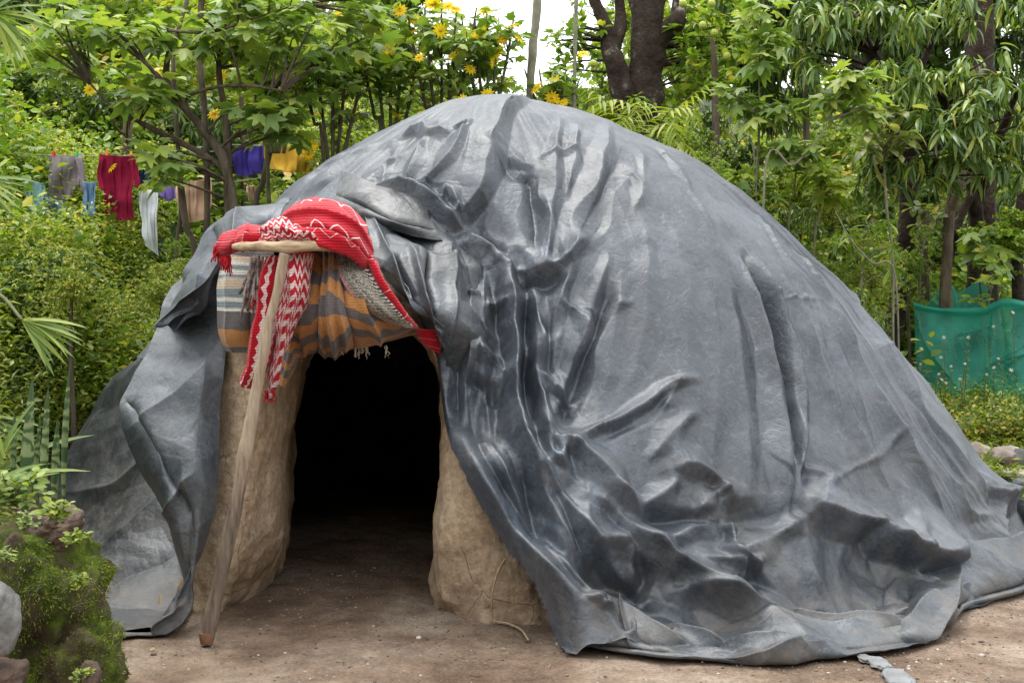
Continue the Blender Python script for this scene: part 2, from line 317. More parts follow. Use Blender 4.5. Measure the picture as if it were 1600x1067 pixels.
# folds measured off the photograph: (points, height in cm, width one side px, width other side px)
FOLDS = [
 ([(876,182),(868,240),(866,300),(858,370),(846,430)], 4, 10, 6), ([(905,190),(898,250),(884,310)], 3, 8, 5), ([(1000,330),(1014,420),(1006,520),(985,600)], 2.2, 20, 12),
 ([(1050,360),(1072,460),(1075,560),(1060,680),(1040,760)], 2.4, 26, 14), ([(1090,380),(1118,480),(1124,600),(1112,740)], 2.6, 24, 13), ([(1130,420),(1160,540),(1172,650),(1176,760)], 2.6, 20, 12), ([(975,420),(958,520),(945,620)], 2.2, 18, 10),
 ([(752,392),(758,440),(752,520),(760,600),(772,680)], 4, 12, 7), ([(728,420),(724,500),(730,590),(744,680),(770,750)], -3, 7, 7),
 ([(830,430),(846,500),(856,580),(862,650)], 6, 8, 6), ([(806,640),(830,720),(868,800),(910,870)], 8, 10, 9), ([(770,690),(800,760),(850,840),(900,905),(950,950)], 9, 11, 9),
 ([(1280,470),(1330,580),(1370,680)], 3, 8, 6), ([(1220,420),(1290,560),(1330,660)], 3, 8, 6), ([(1330,440),(1400,560),(1450,650)], 2.6, 8, 6), ([(1240,380),(1300,470),(1350,560)], 2.6, 6, 5), ([(1180,330),(1240,420),(1280,500)], 2.4, 6, 5),
 ([(1240,720),(1300,740),(1350,790),(1400,810)], 3, 9, 9), ([(1420,740),(1440,800),(1430,850)], 3, 10, 8), ([(1050,880),(1120,870),(1180,890)], 5, 10, 8), ([(960,830),(1010,870),(1060,900)], 6, 9, 9),
 # cap edge and the pleats falling from it
 ([(818,156),(792,185),(773,228),(760,285),(748,318),(715,338),(700,352)], 10, 60, 9),
 ([(952,192),(945,245),(930,305),(908,355),(892,420),(872,480),(852,560)], 5, 14, 9),
 ([(966,240),(942,300),(915,345),(903,378)], -5, 8, 12),
 ([(975,262),(992,280),(1000,300),(990,330)], 2, 6, 8),
 ([(962,438),(930,515),(905,590),(893,632),(884,660)], -5, 10, 7),
 ([(952,400),(912,520),(885,600),(868,655)], 4.5, 10, 6),
 ([(1090,590),(1050,598),(1010,628),(965,655),(925,672),(892,684)], 4.2, 6, 8),
 ([(1052,610),(1015,642),(975,666),(940,688)], -2.5, 6, 6),
 ([(1090,640),(1040,690),(1010,720)], 3, 9, 8), ([(1060,590),(1050,620),(1035,640)], 2.5, 6, 6),
 ([(826,270),(832,310),(840,350),(836,385)], -4, 10, 7), ([(845,300),(862,340),(880,395),(874,420)], 2, 8, 8),
 ([(845,252),(870,240),(905,232)], 2.5, 6, 6), ([(835,262),(810,255),(795,236),(780,228)], 3, 6, 8),
 ([(765,232),(790,262),(812,280),(838,272)], -3, 8, 8),
 ([(790,405),(840,418),(880,412),(910,385),(925,365)], 5, 8, 16), ([(815,430),(850,436),(885,430)], -4, 8, 8),
 ([(880,470),(905,490),(918,520),(905,560)], 3.5, 6, 6), ([(893,470),(925,488),(948,478),(990,470)], 2.2, 5, 7),
 # pinches at the upper left
 ([(628,212),(645,205),(662,200),(668,215),(690,222),(705,228)], 4.5, 7, 9), ([(664,216),(650,255),(628,300)], 3, 5, 8),
 ([(622,222),(606,262),(598,290)], 2.2, 7, 5), ([(736,207),(728,222),(700,268),(650,300)], 4, 10, 6),
 ([(735,206),(722,216),(716,224)], -5, 5, 5), ([(600,215),(560,235),(520,262),(470,300)], 2, 8, 12),
 ([(560,222),(500,262),(440,310),(400,345)], 2, 9, 7), ([(520,275),(470,310),(430,345)], -2.5, 8, 8),
 ([(640,236),(600,262),(560,300)], 1.8, 9, 7), ([(700,185),(640,205),(590,228)], 1.6, 9, 7),
 # long pleats of the right hand side
 ([(1150,400),(1178,470),(1205,560),(1222,640),(1232,720),(1238,800)], 8, 12, 15),
 ([(1172,395),(1205,460),(1238,545),(1256,620),(1256,690),(1248,770)], 9, 13, 8),
 ([(1160,400),(1192,470),(1222,560),(1238,640),(1244,715),(1244,790)], -7, 7, 7),
 ([(1262,640),(1258,690),(1256,760)], -4, 6, 12),
 ([(1060,280),(1110,360),(1150,450)], 1.8, 12, 8),
 ([(1030,222),(1060,262),(1080,300)], 2.2, 6, 6), ([(1000,230),(1006,270),(1000,320)], 1.6, 7, 7),
 ([(1190,465),(1290,464)], .9, 3, 3), ([(1280,762),(1340,728),(1390,700),(1422,655)], 1.2, 4, 4),
 ([(1370,500),(1425,600),(1480,680),(1530,740),(1575,800)], 5, 30, 7), ([(1384,542),(1400,540),(1408,560),(1450,620)], 3.5, 5, 9),
 ([(1300,470),(1370,600),(1430,700),(1500,800)], 3, 12, 8), ([(1265,480),(1320,600),(1380,720),(1405,760)], 2.2, 9, 7),
 ([(1340,480),(1420,610),(1490,700)], -2, 7, 7), ([(1400,640),(1440,720),(1490,790)], 2.5, 9, 6),
 # the sheet breaks over its surplus at mid height
 ([(890,778),(940,800),(1000,806),(1060,806),(1120,812),(1180,804),(1240,790)], -6, 20, 10),
 ([(1050,735),(1080,730),(1110,742),(1140,770),(1155,795)], 6, 8, 14), ([(1000,790),(1040,770),(1060,745)], 4, 9, 9),
 ([(1085,800),(1110,775),(1140,762)], 4, 7, 7),
 ([(1000,850),(1050,838),(1100,815),(1150,805)], 6, 12, 12), ([(1145,808),(1148,840),(1140,868)], 7, 6, 8),
 ([(1140,862),(1170,872),(1195,885)], 6, 10, 6), ([(1155,858),(1210,835),(1260,800)], 5, 12, 9),
 ([(1192,888),(1175,910),(1160,930)], -6, 10, 14),
 # heavy swags running down and to the right from the doorway
 ([(812,692),(850,735),(890,790),(930,850),(970,890),(1010,912)], 15, 16, 20),
 ([(888,678),(905,705),(935,738),(970,775),(1003,802)], 10, 12, 14), ([(886,682),(880,715),(872,738)], 6, 8, 8),
 ([(920,775),(960,800),(1000,835),(1060,880),(1120,912),(1180,938)], 12, 15, 14),
 ([(905,760),(885,740),(862,700),(848,640)], 5, 9, 9),
 ([(850,735),(880,790),(900,840),(930,895),(985,935)], -12, 14, 14),
 ([(925,860),(960,895),(1020,925)], -14, 10, 16), ([(935,790),(990,850),(1030,905)], -6, 9, 9),
 ([(720,660),(735,720),(775,790),(820,850),(865,905),(925,960),(985,1018)], 13, 24, 18),
 ([(760,720),(800,780),(845,840),(885,900),(925,945)], -9, 14, 14),
 ([(815,655),(818,720),(836,800),(850,850)], -6, 9, 11),
 ([(925,955),(950,935),(1000,940),(1040,930)], 5, 6, 9), ([(912,933),(925,950),(935,965),(960,962)], 6, 5, 7),
 ([(995,955),(990,985),(985,1005)], 5, 6, 9), ([(1010,985),(1060,978),(1070,985),(1120,1010)], 6, 10, 9),
 # right hand bottom: overhanging lip, belly and surplus
 ([(1248,756),(1280,790),(1330,812),(1372,820),(1385,845),(1440,868),(1500,872),(1560,862)], 13, 12, 30),
 ([(1375,826),(1410,865),(1440,888),(1475,915)], 10, 12, 16), ([(1330,860),(1400,900),(1460,930)], -7, 30, 20),
 ([(1262,770),(1268,850),(1290,930)], 3.5, 14, 16), ([(1380,858),(1440,885),(1520,890),(1575,870)], -12, 14, 14),
 ([(1535,895),(1500,920),(1450,945),(1380,962)], 7, 9, 12), ([(1250,965),(1320,975),(1400,970)], -8, 12, 12),
 ([(1575,760),(1582,810),(1578,860)], 7, 26, 10), ([(1545,740),(1565,768),(1590,778)], 6, 9, 9), ([(1500,740),(1530,790),(1560,800)], 3, 9, 9),
 ([(1040,925),(1090,918),(1150,935),(1200,955),(1270,975),(1340,985)], 9, 16, 14),
 # bunched pleats beside the door
 ([(700,372),(692,440),(684,510),(684,570),(698,640),(708,700),(722,760)], 6, 9, 9),
 ([(722,380),(716,440),(708,520),(712,600),(716,660)], -7, 7, 7),
 ([(792,382),(800,440),(806,510),(806,580),(812,650),(822,705),(830,760)], 13, 12, 8),
 ([(778,400),(776,470),(784,540),(790,600)], -4, 8, 8), ([(822,440),(826,520),(824,600),(836,660)], -5, 7, 7),
 ([(838,500),(838,560),(850,620),(866,680),(884,730)], 7, 8, 7), ([(866,480),(856,540),(858,590),(866,640)], -5, 6, 8),
 ([(740,425),(730,480),(735,540),(725,600),(735,650)], 6, 8, 8), ([(742,560),(765,545),(782,560),(795,590)], 6, 7, 9),
 ([(714,590),(740,585),(760,600),(778,622)], -5, 8, 8), ([(735,500),(760,520),(775,545)], -5, 6, 6),
 ([(845,575),(870,590),(895,625),(905,628)], 5, 6, 8), ([(850,608),(845,650),(855,700),(872,735)], 4, 6, 6),
 ([(760,470),(778,462),(790,470)], 4, 6, 6), ([(705,430),(725,450),(752,452)], 4, 6, 6),
 # rim over the doorway sweeping up to the cap
 ([(560,312),(610,300),(650,298),(690,330),(740,362),(778,388),(792,420)], 7, 12, 10),
 ([(700,360),(740,352),(770,372),(800,400),(815,430)], -6, 8, 9), ([(690,322),(700,300),(712,320),(728,345)], 4, 6, 6),
]
# edge of the sheet round the doorway (everything inside is open)
DOOR = np.array([(-300,1120),(-300,560),(205,556),(262,575),(268,900),(262,800),(255,700),(262,600),(282,520),(325,440),(360,400),(420,372),(500,372),(570,392),(610,440),(648,496),(678,530),(682,580),(690,640),(704,700),(738,768),(790,842),(835,905),(868,975),(884,1010),(890,1120)], float)
def inside(poly, x, y):
    r = np.zeros(x.shape, bool); n = len(poly)
    for k in range(n):
        x1, y1 = poly[k]; x2, y2 = poly[(k+1) % n]
        c = ((y1 > y) != (y2 > y)) & (x < (x2-x1)*(y-y1)/(y2-y1+1e-12)+x1); r ^= c
    return r
def densify(pts, n):
    pts = np.asarray(pts, float); s = np.concatenate([[0], np.cumsum(np.linalg.norm(np.diff(pts, axis=0), axis=1))])
    q = spline(pts, 12*len(pts)) if len(pts) > 2 else pts
    s = np.concatenate([[0], np.cumsum(np.linalg.norm(np.diff(q, axis=0), axis=1))]); u = np.linspace(0, s[-1], n)
    return np.stack([np.interp(u, s, q[:, k]) for k in range(q.shape[1])], -1)
def apply_folds(V, Nn, folds, surf, scale=1.0):
    """V base points, Nn outward normals; ridge (or valley) heights summed along traced lines lying on the surface"""
    D = np.zeros(len(V)); Tn = np.zeros((len(V), 3))
    for pts, A, wa, wb in folds:
        q = densify(pts, max(3, int(sum(math.dist(a, b) for a, b in zip(pts, pts[1:]))/22)+2))
        Q = surf(q[:, 0], q[:, 1]); A_ = A*.0122*scale; wa_, wb_ = wa*PXM, wb*PXM; R = 3.6*max(wa_, wb_)
        near = np.where(np.all((V > Q.min(0)-R) & (V < Q.max(0)+R), axis=1))[0]
        if not len(near): continue
        v = V[near]+WARP[near]; best = np.full(len(near), 1e9); s = np.zeros(len(near)); u = np.zeros(len(near)); m = len(Q)-1
        for k in range(m):
            a, e = Q[k], Q[k+1]-Q[k]; le = np.dot(e, e)+1e-9
            tt = np.clip((v-a)@e/le, 0, 1); c = a+tt[:, None]*e; d = v-c; dist = np.linalg.norm(d, axis=1)
            up = dist < best; side = np.einsum('ij,ij->i', np.cross(Nn[near], e[None]), d)
            s = np.where(up, np.sign(side)*dist, s); u = np.where(up, (k+tt)/m, u); best = np.where(up, dist, best)
        wv = 1+.35*np.sin(u*9+A)                                        # width wanders along the fold
        ww = np.where(s < 0, wa_, wb_)*wv
        soft = np.sqrt(s*s+(.05*ww)**2)-.05*ww
        prof = np.clip(1-soft/(2.1*ww), 0, 1)**1.25
        end = np.clip(np.minimum(u, 1-u)*5+.12, 0, 1)**.8
        D[near] += A_*prof*end
    return D

# ------------------------------------------------------------------ the big cover
th = np.concatenate([np.linspace(-math.pi, -2.75, 120, endpoint=False), np.linspace(-2.75, .30, 1250, endpoint=False), np.linspace(.30, math.pi, 150)])
rq = np.concatenate([[.0], np.linspace(.02, .3, 90), np.linspace(.304, 1.03, 400)])
T_, Q_ = np.meshgrid(th, rq)
Rt = R_of(T_); X = CX+Q_*Rt*np.cos(T_); Y = CY+Q_*Rt*np.sin(T_); Z = HZ*np.interp(Q_, _q, _zz)
Pg = np.stack([X, Y, Z], -1)
e = 2e-2; nrm = norm(np.stack([-(dome_z(X+e, Y)-dome_z(X-e, Y))/(2*e), -(dome_z(X, Y+e)-dome_z(X, Y-e))/(2*e), np.ones_like(X)], -1))
V0, N0 = Pg.reshape(-1, 3), nrm.reshape(-1, 3)
WARP = np.stack([perlin(V0*5.5, 91), perlin(V0*5.5, 92), perlin(V0*5.5, 93)], -1)*.012+np.stack([perlin(V0*14, 94), perlin(V0*14, 95), perlin(V0*14, 96)], -1)*.0015
D = apply_folds(V0, N0, FOLDS, hit)
ppx, ppy = proj(V0)
front = (V0[:, 1] < 9.2)
def region(px, py, r, soft=.5):
    c = hit(np.array(px), np.array(py)); d = np.linalg.norm(V0-c, axis=1)/(r*PXM); return np.clip(1-(d-soft)/(1-soft+1e-6), 0, 1)**2*(3-2*np.clip(1-(d-soft)/(1-soft+1e-6), 0, 1)) if False else sstep(1, soft, d)
bun = np.maximum.reduce([region(745, 470, 130), region(760, 600, 120), region(860, 600, 90, .3)*.8, region(800, 760, 120)*.7, region(700, 380, 110)*.9])
lowm = sstep(.95, .25, V0[:, 2])
upl = region(650, 260, 180)*.6
Tl = np.stack([T_.ravel()*5.2, Q_.ravel()*1.2, Q_.ravel()*0], -1)
wrp = perlin(V0*.9, 21)
rad = np.abs(perlin(np.stack([T_.ravel()*15+wrp*1.5, Q_.ravel()*3.1, wrp*.3], -1), 2))*2
rad2 = np.abs(perlin(np.stack([T_.ravel()*38+wrp*3, Q_.ravel()*5, wrp*.3], -1), 8))*2
rightm = sstep(-.95, -.35, T_.ravel())*sstep(.28, .5, Q_.ravel())
leftm = sstep(-1.75, -2.3, T_.ravel())
rad3 = np.abs(perlin(np.stack([T_.ravel()*90+wrp*5, Q_.ravel()*9, wrp*.3], -1), 18))*2
D += -.020*rad*(.22+.6*rightm)-.006*rad2*(.05+rightm)-.0015*rad3*(.05+rightm)
D += .045*fbm(V0*.8, 1, 31)+.018*fbm(V0*2.2, 2, 33)
D += -(.004+.022*bun+.016*lowm)*crease(V0*np.array([12, 12, 8.]), 48)
D += -(.016+.085*bun+.050*lowm*front)*crease(V0*np.array([3.2, 3.2, 2.0]), 40)-(.010+.038*bun+.026*lowm)*crease(V0*np.array([7.5, 7.5, 5.]), 44)
# the rim of the doorway turns inwards
Dr = hit(*densify(DOOR[6:-1], 60).T)
rim = np.full(len(V0), 9.)
sel = np.where(np.all((V0 > Dr.min(0)-.3) & (V0 < Dr.max(0)+.3), axis=1))[0]
for k in range(len(Dr)-1):
    a, ee = Dr[k], Dr[k+1]-Dr[k]; tt = np.clip((V0[sel]-a)@ee/(ee@ee+1e-9), 0, 1); rim[sel] = np.minimum(rim[sel], np.linalg.norm(V0[sel]-a-tt[:, None]*ee, axis=1))
D += -.10*np.exp(-rim/.028)+.05*np.exp(-((rim-.10)/.07)**2)
V1 = V0+N0*D[:, None]
V1 = V1-N0*((.0035+.011*bun+.007*lowm)*crease(V0*np.array([17, 17, 12.]), 60)*np.clip(.5+perlin(V0*1.7, 62)*1.6, 0, 1))[:, None]
V1[:, 2] = np.maximum(V1[:, 2], .012+.02*np.abs(perlin(V0*4, 3)))
hole = inside(DOOR, ppx, ppy) & (V0[:, 1] < 8.2)
hf = hole.reshape(Pg.shape[:2]); fm = ~(hf[:-1, :-1] | hf[1:, :-1] | hf[1:, 1:] | hf[:-1, 1:])
tarp = thing('tarpaulin', (CX, CY, 0), 'huge black plastic tarpaulin draped in creases over the domed sweat lodge', 'tarpaulin')
mk('cover', V1, grid_faces(len(rq), len(th), fm), m_tarp, tarp)

# ------------------------------------------------------------------ hand laid sheets
def sheet(ctrl, nr, nc, surf_off=None, disp=(), folds=(), closed=False):
    """ctrl rows of (px, py, distance); returns dense grid"""
    c = np.array(ctrl, float)
    if surf_off is not None: c[..., 2] = hit(c[..., 0], c[..., 1])[..., 1]-c[..., 2]
    W = P(c[..., 0], c[..., 1], c[..., 2]); W[..., 2] = np.maximum(W[..., 2], .015)
    S = spline(spline(W, nr, 0), nc, 1)
    du = np.gradient(S, axis=1); dv = np.gradient(S, axis=0); n = norm(np.cross(du, dv)); 
    if (n[..., 1].mean() > 0): n = -n
    d = np.zeros(S.shape[:2])
    for f in disp: d = d+f(S)
    S = S+n*d[..., None]
    for (u0, v0, u1, v1, A, wd, ln) in folds:                       # straight folds in sheet coordinates
        uu, vv = np.meshgrid(np.linspace(0, 1, nc), np.linspace(0, 1, nr))
        ax, ay = u1-u0, v1-v0; le = ax*ax+ay*ay; tt = ((uu-u0)*ax+(vv-v0)*ay)/le; cl = np.clip(tt, 0, 1)
        dd = np.hypot(uu-u0-cl*ax, vv-v0-cl*ay); S = S+n*(A*np.exp(-dd/wd)*np.clip(np.minimum(cl, 1-cl)*4+ln, 0, 1))[..., None]
    uv = np.stack(np.meshgrid(np.linspace(0, 1, nc), np.linspace(1, 0, nr)), -1)
    return S, grid_faces(nr, nc), uv
def crum(a, f, seed, sc=(1, 1, 1)): return lambda S: -a*crease(S*f*np.array(sc), seed)
def wav(a, f, seed): return lambda S: a*fbm(S*f, 2, seed)
def lay(name, ctrl, nr, nc, mat, parent, thick=0., **kw):
    S, F, uv = sheet(ctrl, nr, nc, **kw); S[..., 2] = np.maximum(S[..., 2], .008)
    o = mk(name, S, F, mat, parent, uv=uv.reshape(-1, 2))
    if thick:
        s = o.modifiers.new('thickness', 'SOLIDIFY'); s.thickness = thick; s.offset = 0
    return o
TC = [crum(.05, 3.0, 101), crum(.018, 8, 103), crum(.005, 20, 105), wav(.03, 1.4, 107)]
CURT = [[(262,440,7.05),(290,415,7.05),(315,395,7.0),(335,385,6.98),(352,380,6.95)],
 [(235,520,6.75),(265,500,6.8),(300,485,6.8),(330,470,6.8),(352,462,6.8)],
 [(190,600,6.5),(230,590,6.38),(270,580,6.35),(315,575,6.32),(352,570,6.38)],
 [(178,645,6.4),(220,650,6.22),(265,655,6.2),(310,655,6.2),(350,650,6.3)],
 [(204,735,6.35),(240,735,6.12),(275,735,6.1),(310,740,6.08),(346,740,6.2)],
 [(246,820,6.3),(265,820,6.08),(290,820,6.05),(312,820,6.05),(333,820,6.15)],
 [(266,890,6.2),(280,895,6.02),(292,895,6.0),(305,895,6.0),(314,890,6.1)],
 [(262,950,6.1),(268,955,6.0),(274,958,5.95),(280,958,5.93),(288,945,5.98)],
 [(172,1000,5.93),(190,1003,5.86),(215,1003,5.86),(240,996,5.86),(264,976,5.93)]]
lay('door_curtain', CURT, 420, 220, m_tarp2, tarp, .006, disp=TC, folds=[(.05,.42,.95,.18,.04,.05,.2),(.1,.62,.7,.5,.05,.03,.2),(.3,.45,.6,.62,-.04,.03,.2),(.5,.7,.9,.95,.03,.04,.2),(.05,.3,.3,.5,-.04,.04,.2)])
INNER = [[(222,545,7.6),(232,560,7.3),(245,575,7.1),(262,590,7.0)],
 [(155,600,8.1),(190,650,7.6),(225,700,7.3),(272,720,7.05)],
 [(95,690,8.3),(160,750,7.5),(220,790,7.1),(290,820,6.9)],
 [(58,765,8.2),(140,840,7.2),(212,880,6.75),(300,890,6.6)],
 [(62,850,7.5),(140,915,6.6),(200,945,6.3),(296,950,6.3)],
 [(95,925,6.7),(140,965,6.25),(182,1001,5.95),(268,966,5.96)]]
lay('inner_drape', INNER, 320, 260, m_tarp3, tarp, .006, disp=[crum(.10, 2.4, 121), crum(.035, 6.5, 123), crum(.008, 16, 125)], folds=[(.9,.05,.1,.55,.05,.04,.3),(.95,.2,.35,.6,.04,.05,.3),(.3,.75,.9,.5,-.05,.05,.2)])
HOODL = [[(455,300,7.35),(402,317,7.15),(342,324,7.05),(303,385,7.0),(268,440,6.95),(246,503,6.85)],
 [(440,325,6.9),(395,335,6.7),(350,350,6.6),(316,398,6.6),(283,450,6.6),(256,503,6.6)],
 [(425,350,6.6),(385,362,6.45),(350,385,6.4),(318,430,6.42),(288,474,6.45),(257,512,6.5)],
 [(425,372,6.55),(388,384,6.42),(352,408,6.38),(322,452,6.42),(292,490,6.48),(252,524,6.55)],
 [(430,385,6.7),(390,395,6.6),(350,415,6.55),(320,448,6.6),(290,482,6.65),(256,516,6.65)]]
lay('hood', HOODL, 220, 320, m_tarp, tarp, .006, disp=[crum(.07, 5., 131), crum(.022, 12, 133)], folds=[(.5,.1,.9,.6,-.09,.03,.3),(.3,0,.35,.9,.05,.04,.3),(.1,.2,.3,.8,-.06,.03,.3),(.62,.3,.98,.7,.06,.02,.4)])
HOODR = [[(560,300,-.12),(600,318,.0),(650,335,.0),(700,350,-.05),(745,372,-.12)],
 [(575,348,.3),(612,355,.3),(655,372,.22),(700,388,.16),(760,400,-.02)],
 [(588,395,.45),(622,405,.42),(662,415,.36),(708,425,.2),(770,440,-.08)],
 [(602,440,.38),(632,460,.42),(668,470,.38),(712,490,.28),(775,520,.0)],
 [(618,474,.22),(645,495,.28),(676,512,.28),(700,550,.1),(735,590,-.15)],
 [(645,505,.05),(664,516,.1),(680,540,.08),(692,575,-.02),(715,600,-.15)]]
lay('hood', HOODR, 300, 260, m_tarp2, tarp, .006, surf_off=1, disp=[crum(.07, 5, 141, (1.5, 1, .8)), crum(.022, 11, 143)], folds=[(.1,.1,.35,.8,.05,.03,.3),(.4,.25,.6,.9,.07,.025,.3),(.6,.2,.55,.95,-.08,.02,.3),(.8,.1,.72,.9,.06,.03,.3),(.2,.3,.45,.7,-.06,.025,.3),(.3,.05,.9,.2,-.08,.04,.2)])
FLAP = [[(528,262,.16),(560,272,.2),(600,286,.16),(640,298,.08),(664,306,.02)],
 [(522,290,.10),(560,300,.22),(605,312,.2),(650,322,.12),(672,330,.04)],
 [(517,312,.04),(558,326,.16),(608,342,.2),(655,350,.12),(682,352,.05)],
 [(512,326,.0),(555,342,.06),(610,362,.08),(660,372,.04),(692,374,.0)]]
lay('turned_flap', FLAP, 130, 200, mat_tarp('dull_reverse_side', .5, (.05, .05, .05)), tarp, .006, surf_off=1, disp=[crum(.03, 8, 151), crum(.008, 20, 153)], folds=[(.0,.5,1,.7,-.03,.05,.2)])
def roll(name, path, r, seed, mat, squash=.75, n=40, seg=300, amp=.5):
    """loose tube of bunched sheet lying along a path of (px, py of the ground point, dy up)"""
    g = G(np.array([p[0] for p in path], float), np.array([p[1] for p in path], float), .0); rr = np.array([p[2] for p in path], float)*r
    g[:, 2] = rr*squash*.9; c = spline(g, seg); rad = spline(rr, seg)
    t = norm(np.gradient(c, axis=0)); up = np.array([0, 0, 1.]); a = norm(np.cross(t, up)); tw = np.linspace(0, 4, seg)
    th = np.arange(n)*2*math.pi/n
    d = a[:, None]*np.cos(th)[None, :, None]+up*np.sin(th)[None, :, None]*squash
    S = c[:, None]+d*rad[:, None, None]
    ln = np.cumsum(np.linalg.norm(np.gradient(c, axis=0), axis=1))
    q = np.stack([np.cos(th+0)[None]*1.3+0*ln[:, None], np.sin(th)[None]*1.3+0*ln[:, None], np.broadcast_to(ln[:, None]*1.5, (seg, n))], -1)
    k = rad[:, None]*amp*(crease(q*np.array([1,1,.6]), seed)*-.7+.2+.7*perlin(q*.6, seed+5))-.006*crease(S*5, seed+7)
    S = S+d*k[..., None]; S[..., 2] = np.maximum(S[..., 2], .006)
    return mk(name, S, grid_faces(seg, n, wrap=True)[:, ::-1], mat, tarp)
def skirt(name, st, seed, mat, folds, amp=1.):
    g = G(np.array([a[0] for a in st], float), np.array([a[1] for a in st], float)); w_ = np.array([a[2] for a in st]); h_ = np.array([a[3] for a in st])*.85
    inn = norm(np.array([CX, CY, 0.])-g*np.array([1, 1, 0])); z = np.array([0, 0, 1.])
    rows = [(1.25, .25), (1., .55), (.72, .92), (.45, 1.0), (.2, .86), (.02, .52), (-.03, .22), (.03, .03), (.2, .0)]
    W = np.stack([g+inn*(w_*a)[:, None]+z*(h_*b_)[:, None] for a, b_ in rows])
    S = spline(spline(W, 150, 0), 760, 1); n = norm(np.cross(np.gradient(S, axis=1), np.gradient(S, axis=0)))
    if n[40:60, :, 2].mean() < 0: n = -n
    uu, vv = np.meshgrid(np.linspace(0, 1, 760), np.linspace(0, 1, 150)); d = .03*fbm(S*2.4, 2, seed)-.11*crease(S*np.array([3.0, 4.2, 3.6]), seed+3)-.035*crease(S*8, seed+6)-.007*crease(S*20, seed+8)+.04
    wu = .006*perlin(S*2.5, seed+10); wv = .03*perlin(S*2.5, seed+11)
    for u0, v0, u1, v1, A, wd in folds:
        ax, ay = (u1-u0)*6, v1-v0; le = ax*ax+ay*ay; tt = (((uu+wu-u0)*6)*ax+(vv+wv-v0)*ay)/le; cl = np.clip(tt, 0, 1); dd = np.hypot((uu+wu-u0)*6-cl*ax, vv+wv-v0-cl*ay)
        d = d+A*np.exp(-dd/wd)*np.clip(np.minimum(cl, 1-cl)*4+.2, 0, 1)
    S = S+n*(d*amp*sstep(1., .75, vv)*1.)[..., None]; S[..., 2] = np.maximum(S[..., 2], .006+.01*vv)
    return mk(name, S, grid_faces(150, 760), mat, tarp)
skirt('hem', [(872,975,.16,.08),(888,1004,.26,.12),(930,1019,.40,.16),(1000,1030,.42,.17),(1080,1037,.46,.15),(1170,1045,.52,.18),(1240,1041,.52,.15),(1320,1031,.48,.13),(1400,1020,.42,.10),(1450,1004,.36,.09)], 501, m_tarp2,
  [(.12,.3,.3,.6,.06,.08),(.2,.15,.5,.5,.07,.07),(.3,.55,.62,.35,-.07,.07),(.42,.2,.7,.62,.07,.06),(.5,.7,.85,.5,.05,.06),(.6,.15,.95,.35,.06,.06),(.05,.4,.2,.2,.05,.06),(.62,.45,.98,.6,-.06,.06),(.22,.75,.4,.6,-.05,.05),(.33,.1,.3,.7,.05,.05)])
skirt('hem', [(1180,990,.2,.08),(1250,996,.3,.11),(1330,1004,.34,.12),(1400,1006,.38,.12),(1446,1004,.42,.14),(1484,975,.46,.18),(1540,950,.52,.22),(1604,934,.58,.25),(1680,905,.6,.26),(1780,880,.6,.25)], 531, m_tarp2,
  [(.05,.3,.6,.5,.06,.07),(.3,.6,.62,.25,-.06,.06),(.5,.2,.95,.45,.08,.07),(.55,.65,.98,.65,-.05,.06),(.45,.8,.7,.4,.06,.05),(.1,.15,.45,.2,.05,.06),(.62,.1,.9,.25,-.06,.06)])
roll('hem_roll', [(1560,810,.8),(1590,832,1.2),(1625,845,1.4),(1700,850,1.4)], .11, 23, m_tarp, 1.1)
roll('hem_roll', [(1540,745,.6),(1580,762,1.2),(1620,775,1.6),(1700,790,1.5)], .085, 33, m_tarp, 1.0)
